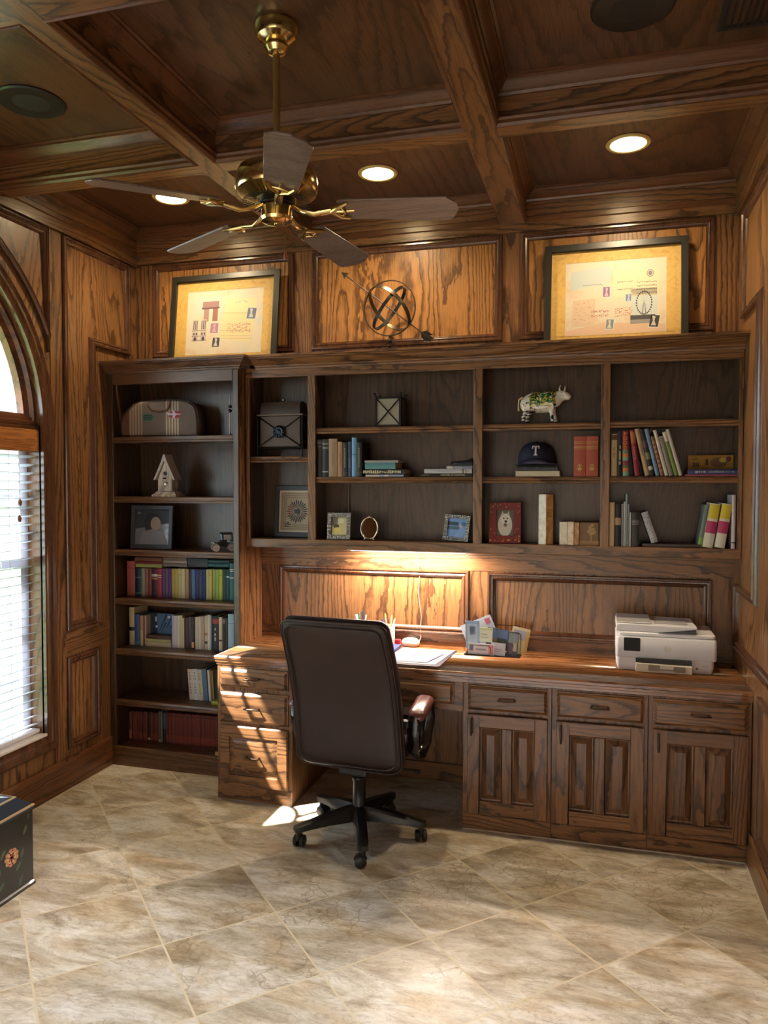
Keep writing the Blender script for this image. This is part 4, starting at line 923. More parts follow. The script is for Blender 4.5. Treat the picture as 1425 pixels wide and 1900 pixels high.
m.prism([(.046,.132), (.052,.126), (.10,.128), (.132,.132), (.10,.137), (.052,.138)], 0, .002, MP); m.prism([(.078,.131), (.098,.131), (.086,.108), (.076,.108)], 0, .002, MP); m.prism([(.078,.134), (.098,.134), (.084,.154), (.075,.154)], 0, .002, MP); m.prism([(.046,.132), (.056,.132), (.050,.144), (.044,.144)], 0, .002, MP)
m.build('aeroplane_patch', [paint((160,46,64), .6), paint((206,206,222), .6)], bg_, world=False, smooth=0)
# finial stick at the right of the top shelf
cs = thing('candlestick', 'slim dark candlestick with two round knops beside the travel bag', 'candlestick', (-2.02,3.925,1.936))
m = MB(); m.lathe([(.001,.0005), (.014,.0005), (.014,.004), (.006,.010), (.0045,.02), (.0042,.125), (.006,.128), (.0042,.131)], 16, (-2.02,3.925,1.936)); m.build('stem', PEWTER, cs, smooth=40)
for z in (.140, .163): m = MB(); m.ball((-2.02,3.925,1.936+z), .0115, 14, (1,1,.8)); m.build('knop', paint((60,58,60), .12, 1.0), cs, smooth=60)
m = MB(); m.lathe([(.005,.172), (.0045,.19), (.003,.215), (.001,.235)], 12, (-2.02,3.925,1.936)); m.build('tip', PEWTER, cs, smooth=40)
# birdhouse
bh = thing('birdhouse', 'weathered white birdhouse with a steep pointed roof on the second shelf', 'birdhouse', (-2.433,3.95,1.588))
WW = wood('weathered_wood', 'z', (196,186,174), (130,120,110), K=12, sc=9, rough=.8, coat=0)
X, Y, Z = -2.433, 3.95, 1.5882
m = MB(); m.ring(rect(X-.080,X+.080,Y-.05,Y+.05), [(0,0), (0,.010), (.014,.020), (.018,.030), (.030,.034)], Mup(Z), cap=True, cap0=True); m.build('base', WW, bh, smooth=0)
m = MB(); m.prism([(X-.045,.034), (X+.045,.034), (X+.045,.105), (X,.205), (X-.045,.105)], -.035, .035, basis((1,0,0), (0,0,1), (0,-1,0), (0,Y,Z))); m.build('house', WW, bh, smooth=0)
for s in (-1, 1):
    m = MB(); m.prism([(X,.208), (X+s*.058,.098), (X+s*.070,.098), (X+s*.018,.207), (X+s*.004,.246), (X,.246)], -.034, .046, basis((1,0,0), (0,0,1), (0,-1,0), (0,Y,Z))); m.build('roof', paint((188,182,176), .7), bh, smooth=0)
m = MB(); m.lathe([(.001,-.0358), (.0125,-.0358), (.0125,-.034)], 20, (X+.002,Y,Z+.135), 'y'); m.build('entrance_hole', BLACK, bh)
m = MB(); m.tube([(X+.004,Y-.035,Z+.107), (X+.004,Y-.060,Z+.107)], .004, 8); m.build('perch', IRON, bh)
m = MB(); m.lathe([(.001,-.040), (.008,-.041), (.014,-.038), (.016,-.035)], 20, (X+.006,Y,Z+.072), 'y'); m.build('clock_button', SILVER, bh, smooth=30)
# photo frames with generic photographs
def photo_frame(name, label, cx, y, z0, w_, h_, fw, fmat, lean=6, yaw=0, th=.016, prof=None, photo=None, mount=None, group=None, roll=0):
    o_ = thing(name, label, 'picture frame', (cx, y, z0+.0006+w_/2*math.sin(math.radians(abs(roll)))), math.radians(yaw), group)
    R = Matrix.Rotation(math.radians(-lean), 4, 'X') @ Matrix.Rotation(math.radians(roll), 4, 'Y') @ basis((1,0,0), (0,0,1), (0,-1,0))
    m = MB(); m.ring(rect(-w_/2,w_/2,0,h_), prof or [(0,0), (0,th), (.003,th+.002), (fw-.003,th), (fw,th-.004), (fw,.003)], R, cap=False); m.build('frame', fmat, o_, world=False, smooth=20)
    m = MB(); m.prism(rect(-w_/2+.003,w_/2-.003,.003,h_-.003), 0, .002, R); m.build('backing', BLACK, o_, world=False, smooth=0)
    a, b, c, d = -w_/2+fw-.001, w_/2-fw+.001, fw-.001, h_-fw+.001
    m = MB(); mats = []
    if mount:
        mats.append(paint(mount[0], .7)); m.prism(rect(a,b,c,d), .003, .004, R); k = mount[1]; a += k; b -= k; c += k; d -= k
    mats.append(photo[0]); m.mi = len(mats)-1; m.prism(rect(a,b,c,d), .0042, .005, R)
    for i, (poly, col) in enumerate(photo[1]):
        mats.append(paint(col, .5)); m.mi = len(mats)-1; m.prism([(a+u*(b-a), c+v*(d-c)) for u, v in poly], .0045, .0052+.0002*i, R)
    m.build('photograph', mats, o_, world=False, smooth=0)
    return o_, R
e = lambda cx, cy, a, b, n=16: ell(cx, cy, a, b, n)
photo_frame('framed_photo', 'black frame with a grey photograph of a person on the third shelf', -2.556, 3.965, 1.277, .268, .258, .026, paint((54,58,68), .3, 0, .3), lean=5, yaw=4, th=.014,
   photo=(paint((120,124,140), .25, 0, .5), [([(0,.45),(1,.62),(1,1),(0,1)], (46,50,60)), (e(.5,.62,.25,.30), (26,26,30)), (e(.6,.60,.15,.2), (150,134,122)), ([(.12,0),(.22,.36),(.5,.45),(.85,.36),(.98,0)], (126,126,136)), (e(.1,.9,.07,.06,3), (120,120,124))]))
# vintage toy car
tc_ = thing('toy_car', 'small vintage metal toy car on the third bookcase shelf', 'toy car', (-2.085,3.955,1.277), math.radians(-142))
TB = paint((30,30,34), .3, .3); TW = paint((196,190,184), .35, .6)
def tb(m, name, mat, **kw): return m.build(name, mat, tc_, world=False, **kw)
m = MB(); m.prism([(-.062,.022), (.058,.022), (.058,.030), (.050,.050), (.016,.054), (.012,.066), (-.020,.066), (-.020,.050), (-.058,.046), (-.062,.034)], -.022, .022, basis((1,0,0), (0,0,1), (0,-1,0))); tb(m, 'body', TB, smooth=0, bevel=.002)
m = MB(); m.prism([(-.055,.055), (-.05,.108), (.012,.108), (.016,.102), (.010,.098), (-.042,.098), (-.046,.055)], -.026, .026, basis((1,0,0), (0,0,1), (0,-1,0))); tb(m, 'cab_roof', TB, smooth=0, bevel=.002)
m = MB(); m.box(.008, .011, -.022, .022, .066, .099); tb(m, 'windscreen', paint((150,196,226), .1, 0, .5), smooth=0)
m = MB(); m.box(-.050, -.0, -.0245, .0245, .068, .097); tb(m, 'side_window', paint((150,148,144), .25), smooth=0)
m = MB(); m.box(.0575, .060, -.016, .016, .026, .052); tb(m, 'radiator', SILVER, smooth=0)
for s in (-1, 1):
    m = MB(); m.ball((.056, s*.024, .05), .0075, 10); tb(m, 'headlamp', TW, smooth=60)
    m = MB(); m.tube([(.070,s*.031,.030), (.058,s*.031,.044), (.040,s*.031,.046), (.022,s*.031,.030), (-.018,s*.031,.022), (-.03,s*.031,.042), (-.05,s*.031,.046), (-.068,s*.031,.034)], .005, 6, flat=(1.6,.5)); tb(m, 'mudguard', TW, smooth=60)
    for x in (.044, -.045):
        m = MB(); m.mi = 0; m.lathe([(.012,s*.027), (.0195,s*.027), (.021,s*.031), (.0195,s*.036), (.012,s*.036)], 18, (x,0,.0215), 'y'); m.mi = 1; m.lathe([(.001,s*.034), (.006,s*.0365), (.013,s*.034)], 12, (x,0,.0215), 'y'); tb(m, 'wheel', [TW, paint((140,44,48), .4)], smooth=40)

# ------------------------------------------------------------------ things in the hutch
# lidded box on a stand
lx = thing('lidded_box', 'brown leather box with a domed lid on an iron stand', 'box', (-1.752,4.06,1.818))
BXL = paint((74,56,44), .5); 
m = MB(); m.box(-1.875, -1.628, 4.005, 4.115, 1.872, 2.050); m.build('box', BXL, lx, smooth=0, bevel=.006)
m = MB(); m.loft([[(-1.866,y,z) for y, z in (P_)] if False else [(x, y, z) for y, z in ((4.004,2.056), (4.006,2.10), (4.02,2.124), (4.06,2.132), (4.10,2.124), (4.114,2.10), (4.116,2.056))] for x in (-1.872,-1.868,-1.635,-1.631)]); m.build('lid', paint((62,48,40), .5), lx, smooth=40)
m = MB(); m.ball((-1.752,4.06,2.143), .010, 12); m.build('knob', PEWTER, lx, smooth=60)
m = MB(); m.box(-1.893, -1.610, 3.998, 4.122, 2.0495, 2.057); m.build('rim', paint((116,100,84), .4, .3), lx, smooth=0, bevel=.002)
for x in (-1.888, -1.615):
    for y in (4.003, 4.117): m = MB(); m.tube([(x,y,1.8185), (x,y,2.052)], .0045, 8); m.build('stand_leg', IRON, lx)
for z in (1.868,): 
    m = MB(); m.tube([(-1.888,4.001,z), (-1.615,4.001,z)], .004, 6); m.build('stand_bar', IRON, lx); m = MB(); m.tube([(-1.888,4.117,z), (-1.615,4.117,z)], .004, 6); m.build('stand_bar', IRON, lx)
for a, b in (((-1.886,2.046), (-1.617,1.870)), ((-1.886,1.870), (-1.617,2.046))): m = MB(); m.tube([(a[0],3.9995,a[1]), (b[0],3.9995,b[1])], .0045, 6, flat=(1,.7)); m.build('cross_bar', IRON, lx)
m = MB(); m.lathe([(.001,-.014), (.012,-.013), (.016,-.009), (.022,-.011), (.032,-.009), (.036,-.004), (.036,.002)], 24, (-1.752,3.996,1.958), 'y'); 
for k in range(10): a = k*PI/5; m.ball((-1.752+.026*math.cos(a), 3.986, 1.958+.026*math.sin(a)), .006, 8)
m.build('medallion', paint((44,54,66), .35, .8), lx, smooth=50)
# framed feather sunburst
o_, R = photo_frame('framed_artwork', 'square framed sunburst of dark feathers leaning in the narrow bay', -1.6985, 4.123, 1.354, .285, .300, .028, paint((44,44,48), .3), lean=5, th=.012, mount=((206,196,180), .012), photo=(paint((176,160,134), .6), []))
m = MB(); m.mi = 0
for k, ins in enumerate((.046, .058, .070)): m.ring(rect(-.1425+ins,.1425-ins,ins,.30-ins), [(0,.0056), (0,.0064), (.0022,.0064), (.0022,.0056)], R, cap=False)
m.mi = 1; rn = random.Random(3)
for k in range(26):
    a = k*2*PI/26; L = .066+.006*(k % 2); c, s_ = math.cos(a), math.sin(a); cx_, cz_ = -.0, .150
    m.mi = 2 if 9 < k < 15 else 1
    m.prism([(cx_+c*.014-s_*.001, cz_+s_*.014+c*.001), (cx_+c*L*.8-s_*.0045, cz_+s_*L*.8+c*.0045), (cx_+c*L, cz_+s_*L), (cx_+c*L*.8+s_*.0045, cz_+s_*L*.8-c*.0045)], .0056, .0066+.0001*(k % 3), R)
m.mi = 1; m.prism(ell(0,.15,.018,.018,18), .006, .0085, R)
for k in range(16): m.prism(ell(-.062+rn.uniform(-.02,.02),.072+rn.uniform(-.012,.015),.005,.003,8), .0056, .0064, R)
m.mi = 3; m.prism(rect(-.012,.0,.164,.167), .006, .009, R); m.prism(rect(-.012,.0,.133,.136), .006, .009, R)
m.build('feathers', [paint((86,70,62), .5), paint((44,46,52), .5), paint((112,52,52), .5), SILVER], o_, world=False, smooth=0)
# lantern
ln = thing('lantern', 'square iron lantern with an X on its pale glass', 'lantern', (-1.113,4.04,1.973))
x0, x1, y0, y1, z0, z1 = -1.180, -1.044, 3.985, 4.095, 1.9735, 2.133
for x in (x0, x1):
    for y in (y0, y1):
        m = MB(); m.box(x-.006,x+.006,y-.006,y+.006,z0,z1+.006); m.build('post', IRON, ln, smooth=0, bevel=.001)
        m = MB(); m.tube([(x,y,z1+.004), (x+(.006 if x > -1.1 else -.006),y,z1+.014)], .003, 6); m.ball((x+(.007 if x > -1.1 else -.007),y,z1+.018), .0065, 10); m.build('finial', IRON, ln, smooth=60)
for z in (z0, z1-.010):
    for y in (y0, y1): m = MB(); m.box(x0+.006,x1-.006,y-.005,y+.005,z,z+.010); m.build('rail', IRON, ln, smooth=0)
    for x in (x0, x1): m = MB(); m.box(x-.005,x+.005,y0+.006,y1-.006,z,z+.010); m.build('rail', IRON, ln, smooth=0)
for sg in (1, -1):
    m = MB(); a, b = (x0+.006, z0+.012 if sg > 0 else z1-.012), (x1-.006, z1-.012 if sg > 0 else z0+.012)
    m.tube([(a[0],y0-.002*sg,a[1]), (b[0],y0-.002*sg,b[1])], .0075, 6, flat=(1,.4)); m.build('cross_bar', IRON, ln)
m = MB(); m.box(x0+.006,x1-.006,y0+.003,y0+.006,z0+.010,z1-.010); m.build('glass', paint((150,146,130), .35), ln, smooth=0)
m = MB(); m.box(x1-.003,x1,y0+.006,y1-.006,z0+.010,z1-.010); m.box(x0,x0+.003,y0+.006,y1-.006,z0+.010,z1-.010); m.box(x0+.006,x1-.006,y1-.003,y1,z0+.010,z1-.010); m.build('side_glass', paint((60,52,44), .3), ln, smooth=0)
# books, second bay
z = 1.703
H2 = [(-1.517,-1.487,.205,(30,26,28),'black book hard against the divider, leftmost on the wide bay shelf',[(.9,.93,(120,110,100)),(.8,.82,(120,110,100))],None),(-1.486,-1.451,.206,(22,20,24),'black book with pale marks beside the thick tan book',[(.86,.90,(130,120,112)),(.75,.79,(130,120,112)),(.12,.15,(170,168,160))],None),(-1.449,-1.399,.209,(150,122,92),'thick tan book on the middle shelf of the wide bay',[(.86,.865,(112,86,62))],('LAROUSSE',.015,.5,(120,94,60))),(-1.396,-1.369,.191,(166,124,88),'light brown book right of the thick tan one',[],('HOTEL NEW YORK',.008,.5,(110,74,44))),(-1.368,-1.338,.186,(20,18,16),'black book with cream lettering left of the dark blue one',[(.10,.12,(90,86,70)),(.05,.06,(90,86,70))],('Journeys South American',.0105,.55,(206,196,158))),(-1.336,-1.315,.191,(44,58,84),'dark blue book with grey lettering',[],('THE LETTERS',.010,.40,(128,140,150))),(-1.315,-1.288,.213,(104,150,190),'tall light blue book in the wide bay',[(.55,.58,(60,96,140))],('AMERICA',.010,.40,(160,200,226))),(-1.287,-1.256,.186,(20,18,16),'black book with cream lettering right of the light blue one',[(.10,.12,(90,86,70)),(.05,.06,(90,86,70))],('Journeys South American',.0105,.55,(206,196,158)))]
for a, b, h, c, lab, bd, tx in H2: book('book', a, b, z, h, 3.978, c, lab, 'books at the left of the wide bay', bands=bd, txt=tx)
lying('book', -1.235, -1.021, z, .011, 3.975, (150,160,186), 'thin pale blue book lying at the bottom of the small stack', 'small stack of books in the wide bay', bands=[(.0,.35,(200,190,190)),(.5,.6,(206,200,196))])
lying('book', -1.235, -1.013, z+.0112, .030, 3.975, (26,24,24), 'black book with big cream title lying in the small stack', 'small stack of books in the wide bay', txt=[(18, .019, .42, (214,204,170)), (2, .016, .88, (214,204,170))], bands=[])
lying('book', -1.237, -1.066, z+.0414, .034, 3.972, (86,140,146), 'turquoise book lying under the white notebook', 'small stack of books in the wide bay', txt=[('.', .03, .2, (30,50,56)), ('.', .03, .8, (30,50,56))])
nb = thing('notebook', 'white spiral notebook lying on top of the small stack', 'notebook', (-1.146,4.03,z+.0758))
m = MB(); m.box(-1.240, -1.053, 3.974, 4.10, z+.076, z+.088); m.build('pages', paint((206,202,200), .7), nb, smooth=0)
m = MB()
for k in range(26): m.tube([(-1.236+k*.007,3.976+.004*math.cos(q*PI/4),z+.082+.0065*math.sin(q*PI/4)) for q in range(8)], .0011, 4, closed=True)
m.build('spiral_binding', paint((190,190,194), .3, .6), nb, smooth=80)
lying('book', -.936, -.650, z, .0165, 3.975, (22,24,20), 'black book titled in white at the bottom of the right stack', 'stack of art books at right of the wide bay', txt=[('MASTERS OF PAINTING', .0125, .64, (226,222,200)), (11, .006, .12, (150,146,120))])
lying('book', -.908, -.653, z+.0168, .024, 3.975, (190,190,196), 'silver white book lying on the black titled one', 'stack of art books at right of the wide bay', txt=[(18, .010, .45, (170,172,182)), ('No', .012, .93, (70,70,60))], bands=[(.80,.84,(110,104,100)),(.87,.89,(120,112,110))])
lying('book', -.789, -.650, z+.041, .0155, 3.975, (128,132,156), 'blue grey book lying second from top of the right stack', 'stack of art books at right of the wide bay', bands=[(.03,.24,(200,198,196)),(.3,.6,(150,150,164))])
bt = thing('cloth_pouch', 'black soft pouch lying on top of the right stack', 'pouch', (-.71,4.02,z+.057))
m = MB(); m.loft([[(x, y, z+.0572+max(0,hh)) for y, hh in ((3.978,0), (3.974,h_*.5), (3.985,h_), (4.03,h_*1.05), (4.08,h_*.7), (4.085,0))] for x, h_ in ((-.768,.012), (-.764,.022), (-.74,.024), (-.70,.025), (-.675,.032), (-.655,.038), (-.651,.030))]); m.build('cloth', paint((26,24,34), .6), bt, smooth=60)
m = MB(); m.text(5, .012, basis((1,0,0), (.15,0,1), (0,-1,0), (-.735,3.9742,z+.068))); m.build('stitching', paint((80,80,92), .6), bt, smooth=0)
# silver frames, bottom of the wide bay
def silver_frame(label, cx, y, w_, h_, photo, yaw, roll=0, fw=.024, seed=1, lean=9):
    o_, R = photo_frame('framed_photo', label, cx, y, 1.354, w_, h_, fw, paint((120,118,116), .35, .9), lean=lean, yaw=yaw, th=.010, photo=photo, roll=roll)
    m = MB(); rn = random.Random(seed)
    n1 = int(w_/.0085); n2 = int(h_/.0085)
    for k in range(n1+1):
        for row_ in range(3):
            for v in (.004+row_*.0075, h_-.004-row_*.0075): p = R @ Vector((-w_/2+.004+(w_-.008)*k/n1, v, .012)); m.ball(p, rn.uniform(.0028,.0048), 6)
    for k in range(1, n2):
        for row_ in range(3):
            for u in (-w_/2+.004+row_*.0075, w_/2-.004-row_*.0075): p = R @ Vector((u, .004+(h_-.008)*k/n2, .012)); m.ball(p, rn.uniform(.0028,.0048), 6)
    m.build('beading', paint((200,198,194), .22, 1.0), o_, world=False, smooth=60)
    return o_
silver_frame('square silver beaded frame with a pale photograph, left of the oval mirror', -1.397, 4.0, .132, .150, (paint((206,196,150), .3), [([(0,.55),(.35,.5),(.4,1),(0,1)], (120,116,96)), (e(.62,.8,.22,.14), (226,220,190)), (e(.3,.5,.2,.12), (90,84,70)), (e(.35,.28,.25,.16), (220,206,120))]), 8, fw=.026, seed=2)
om = thing('oval_mirror', 'small oval mirror in a silver rim standing on two ball feet', 'mirror', (-1.222,4.0,1.3545))
MO = Matrix.Rotation(math.radians(-8), 4, 'X') @ basis((1,0,0), (0,0,1), (0,-1,0), (0,0,.068))
m = MB(); m.ring(ell(0,0,.050,.062,32), [(0,0), (-.003,.004), (0,.009), (.004,.009), (.007,.004)], MO, cap=False); m.build('rim', paint((214,200,180), .15, 1.0), om, world=False, smooth=60)
m = MB(); m.prism(ell(0,0,.046,.058,32), .0, .004, MO); m.build('mirror_glass', paint((196,200,198), .04, 1.0), om, world=False, smooth=0)
for s in (-1, 1): m = MB(); m.ball((s*.026,-.004,.006), .0055, 10); m.build('foot', SILVER, om, world=False, smooth=60)
m = MB(); m.ball((0,.009,.131), .006, 10); m.build('finial', SILVER, om, world=False, smooth=60)
m = MB(); m.tube([(-1.388,4.14,1.37), (-1.388,4.145,1.50), (-1.389,4.145,1.668)], .0026, 6); o = m.build('thin_cable', paint((150,140,130), .5), smooth=60); tag(o, 'thin pale cable rising behind the square silver frame', 'cable')
silver_frame('silver beaded frame with a blue seaside photograph beside the divider', -.744, 4.02, .150, .142, (paint((110,150,206), .3), [([(0,.62),(.55,.62),(.55,.8),(0,.8)], (44,60,80)), ([(0,.42),(.6,.42),(.6,.58),(0,.58)], (70,100,120)), (e(.82,.72,.14,.1), (60,110,150)), ([(.35,.0),(.5,.3),(.75,.62),(.9,.5),(.8,0)], (130,160,214)), (e(.68,.6,.07,.09), (206,170,160))]), -14, roll=3, fw=.018, seed=5)
# third bay: cow
cow = thing('cow_figurine', 'white painted cow figurine with green and yellow swirls on the top shelf', 'figurine', (-.30,4.03,1.9732))
sk = {}
bm_v = [(-.112,0,.118,.016,.018),(-.092,0,.115,.034,.036),(-.055,0,.111,.038,.043),(.0,0,.108,.040,.045),(.040,0,.112,.038,.044),(.066,0,.124,.029,.034),(.086,-.002,.139,.021,.026),(.102,-.004,.149,.019,.021),(.117,-.006,.146,.017,.018),(.134,-.008,.133,.014,.013),(.145,-.009,.127,.009,.008)]
me = bpy.data.meshes.new('body'); vs = [v[:3] for v in bm_v]; ed = [(i, i+1) for i in range(len(bm_v)-1)]; rad = [(v[3], v[4]) for v in bm_v]
def limb(root, pts):
    i0 = root
    for x, y, z_, r in pts: vs.append((x,y,z_)); rad.append((r,r)); ed.append((i0, len(vs)-1)); i0 = len(vs)-1
for y, dx in ((-.022,0), (.022,.016)):
    limb(4, [(.046+dx*.4,y,.088,.015), (.050+dx*.5,y,.056,.0085), (.052+dx,y,.030,.0068), (.054+dx,y,.009,.0072)])
    limb(1, [(-.086+dx,y,.088,.018), (-.080+dx,y,.058,.0105), (-.095+dx,y,.034,.0070), (-.090+dx,y,.009,.0075)])
limb(7, [(.098,-.022,.156,.005), (.095,-.035,.154,.003)]); limb(7, [(.102,.014,.158,.005), (.102,.027,.156,.003)])
me.from_pydata(vs, ed, []); ob = bpy.data.objects.new('body', me); COL.objects.link(ob); ob.parent = cow
sm = ob.modifiers.new('skin', 'SKIN'); 
for v_, r_ in zip(me.skin_vertices[0].data, rad): v_.radius = (r_[0]*1.36, r_[1]*1.36)
me.skin_vertices[0].data[3].use_root = True
sb = ob.modifiers.new('subsurf', 'SUBSURF'); sb.levels = 2; sb.render_levels = 2
dg = bpy.context.evaluated_depsgraph_get(); m2 = bpy.data.meshes.new_from_object(ob.evaluated_get(dg)); ob.modifiers.clear(); ob.data = m2
for p in m2.polygons: p.use_smooth = True
t = NT('painted_cow'); tcn = t.n('ShaderNodeTexCoord'); O = tcn.outputs['Object']; sep = t.n('ShaderNodeSeparateXYZ', {0: O})
n1 = t.noise(t.vmath('ADD', O, (3.3,1.2,.4)), 19, 2, .5, 1.2); n2 = t.noise(t.vmath('ADD', O, (7.1,.2,2.4)), 34, 2, .5, .8); n3 = t.noise(t.vmath('ADD', O, (1.1,5.2,8.4)), 42, 2)
top = t.math('GREATER_THAN', t.math('ADD', sep.outputs[2], t.math('MULTIPLY', n1.outputs[0], .05)), .118); mid_ = t.math('MULTIPLY', t.math('GREATER_THAN', sep.outputs[0], -.06), t.math('LESS_THAN', t.math('ADD', sep.outputs[0], t.math('MULTIPLY', n2.outputs[0], .04)), .09))
swirl = t.ramp(n1.outputs[0], [(0, lin((226,222,212))), (.40, lin((36,104,56))), (.47, lin((206,190,70))), (.52, lin((30,96,60))), (.60, lin((22,28,30))), (.64, lin((206,200,120)))], 'CONSTANT')
legs = t.math('LESS_THAN', sep.outputs[2], .068); rear = t.math('LESS_THAN', sep.outputs[0], -.03)
zebra = t.ramp(t.math('FRACT', t.math('MULTIPLY', t.math('ADD', sep.outputs[2], t.math('MULTIPLY', n3.outputs[0], .012)), 62.0)), [(0, lin((40,40,38))), (.42, lin((206,196,180)))], 'CONSTANT')
spots = t.ramp(n2.outputs[0], [(0, lin((30,30,32))), (.36, lin((226,222,214))), (.60, lin((206,130,100))), (.66, lin((226,222,214)))], 'CONSTANT')
c_ = t.mix(t.math('MULTIPLY', top, mid_), spots, swirl.outputs[0]); c_ = t.mix(t.math('MULTIPLY', legs, rear), c_, zebra.outputs[0])
head = t.math('GREATER_THAN', sep.outputs[0], .082); c_ = t.mix(head, c_, t.ramp(n3.outputs[0], [(0, lin((30,30,32))), (.33, lin((226,222,216)))], 'CONSTANT').outputs[0])
m2.materials.clear(); m2.materials.append(t.p(Base_Color=c_, Roughness=.25, Coat_Weight=.4)); W[ob.name] = Vector((0,0,0))
for s in (-1, 1): m = MB(); m.tube([(.101+s*.006,-.004+s*.010,.160), (.101+s*.013,-.004+s*.019,.175), (.104+s*.011,-.004+s*.018,.195)], [.0055,.0045,.0015], 8); m.build('horn', paint((206,190,180), .35), cow, world=False, smooth=60)
for s in (-1, 1): m = MB(); m.ball((.114,-.006+s*.0165,.151), .0032, 8); m.build('eye', BLACK, cow, world=False, smooth=60)
m = MB(); m.ball((-.058,0,.072), .015, 10, (1,1,.8)); m.build('udder', paint((206,150,140), .4), cow, world=False, smooth=60)
m = MB(); m.tube([(-.100,0,.140), (-.118,0,.128), (-.121,0,.095), (-.118,0,.07)], [.005,.004,.003,.006], 8); m.build('tail', paint((214,190,120), .4), cow, world=False, smooth=60)
# cap on two books
lying('book', -.428, -.204, z, .028, 3.975, (196,190,170), 'cream book lying under the black book and the cap', 'books under the cap', spine=False)
lying('book', -.420, -.216, z+.0284, .030, 3.978, (34,34,38), 'black book lying directly under the blue cap', 'books under the cap', txt=[(2, .012, .18, (80,80,84)), (3, .012, .5, (70,70,74))])
cap = thing('baseball_cap', 'navy blue baseball cap with a white letter T', 'cap', (-.326,4.06,z+.0588))
NAVY = paint((20,26,52), .75)
m = MB(); rings = []
for i in range(11):
    f_ = i/10; a = f_*PI/2; r_ = .092*math.cos(a)**.75 if f_ < 1 else .0005; zz = .024+.098*math.sin(a)**.95
    rings.append([(r_*1.06*math.cos(q*PI/16), r_*.98*math.sin(q*PI/16)+.012*f_*0, zz if i else .004+.010*max(0,-math.sin(q*PI/16))) for q in range(32)])
m.loft(rings, True, False, True); m.build('crown_panels', NAVY, cap, world=False, smooth=70)
m = MB(); top_, bot_ = [], []
R_ = []
for j in range(5):
    k = j/4; row = []
    for i in range(17):
        u = -1+2*i/16; th = u*1.15
        r_ = .090+.058*k*(math.cos(th*.95)**.8 if abs(th*.95) < PI/2 else 0)
        x_ = r_*math.sin(th)*1.02; y_ = -r_*math.cos(th)*.97
        zz = .022-.020*k-.0*u-.022*(u*u)*(.6+.4*k)+.012*(1-u*u)*(1-k)
        row.append((x_, y_, max(zz, .0012)))
    R_.append(row)
m.loft([[p for p in row]+[(p[0],p[1],p[2]+.004) for p in reversed(row)] for row in R_]); m.warp(lambda p: (p.x, p.y, p.z)); m.build('brim', paint((44,48,78), .6), cap, world=False, smooth=60)
m = MB(); m.ball((0,0,.122), .007, 10, (1,1,.6)); m.build('button', NAVY, cap, world=False, smooth=60)
m = MB()
for a_, b_, c_, d_ in ((-.0075,.0075,-.026,-.0195), (-.0036,.0036,-.0195,.017), (-.0165,.0165,.017,.024), (-.0165,-.0118,.009,.017), (.0118,.0165,.009,.017)):
    nx, ny = 6, max(1, int((d_-c_)/.004))
    for h_ in (0, .003):
        G = [[m.v((a_+(b_-a_)*i/nx, c_+(d_-c_)*j/ny, h_)) for i in range(nx+1)] for j in range(ny+1)]
        for j in range(ny):
            for i in range(nx): m.f((G[j][i], G[j][i+1], G[j+1][i+1], G[j+1][i]))
def oncap(p):
    vv = .074+p.y; f_ = min(max((vv-.024)/.098, 0), .999); a = math.asin(f_**(1/.95)); r_ = .092*math.cos(a)**.75
    x_ = p.x*1.15; k = min(abs(x_)/(r_*1.06), .95); y_ = -r_*.98*math.sqrt(1-k*k)
    return (x_, y_-.0022-p.z, vv)
m.warp(oncap); m.build('letter', paint((226,220,222), .7), cap, world=False, smooth=0)
# two red volumes
for a, b, lab in ((-.136,-.0775,'left of the two thick terracotta red volumes beside the divider'), (-.0765,-.018,'right of the two thick terracotta red volumes beside the divider')):
    o_ = book('book', a, b, z, .200, 3.975, (164,76,58), lab, 'pair of terracotta volumes', bands=[(.86,.872,GLD), (.82,.835,GLD), (.79,.794,(190,120,84)), (.745,.755,GLD), (.72,.732,GLD), (.68,.69,GLD)])
    m = MB(); xc = (a+b)/2; MM = basis((1,0,0), (0,0,1), (0,-1,0), (xc,3.9705,z+.045)); m.ring(ell(0,0,.013,.018,16), [(0,0), (0,.0008), (.002,.0008), (.002,0)], MM, cap=False); m.prism(ell(0,.008,.004,.006,10), 0, .0008, MM); m.prism([(-.009,-.012), (.009,-.012), (.006,0), (-.006,0)], 0, .0008, MM); m.build('gilt_emblem', paint(GLD, .4), o_, smooth=0)
# red frame, marble boxes
o_, R = photo_frame('framed_photo', 'red painted frame with a photograph of a white dog', -.482, 4.0, 1.354, .166, .215, .040, paint((112,32,30), .4), lean=7, yaw=3, th=.014,
   photo=(paint((96,92,82), .4), [(e(.5,.42,.42,.44), (206,200,188)), ([(.22,.74),(.34,.95),(.46,.78)], (196,190,176)), ([(.56,.8),(.72,.96),(.78,.7)], (196,190,176)), (e(.52,.62,.28,.22), (220,216,206)), (e(.42,.67,.05,.03,10), (40,36,34)), (e(.64,.67,.05,.03,10), (40,36,34)), (e(.54,.55,.08,.05,10), (30,28,28)), (e(.52,.42,.1,.07,10), (110,90,80))]))
m = MB(); rn = random.Random(9)
for k in range(44):
    side = k % 4; f_ = rn.uniform(.05,.95)
    u, v = {0: (-.083+f_*.166, rn.uniform(.008,.032)), 1: (-.083+f_*.166, .215-rn.uniform(.008,.032)), 2: (-.083+rn.uniform(.008,.032), f_*.215), 3: (.083-rn.uniform(.008,.032), f_*.215)}[side]
    m.mi = k % 3; m.prism(ell(u, v, rn.uniform(.003,.0055), rn.uniform(.0025,.005), 8), .0155, .0168, R)
m.build('painted_flowers', [paint((190,96,40), .5), paint((206,140,90), .5), paint((80,30,26), .5)], o_, world=False, smooth=0)
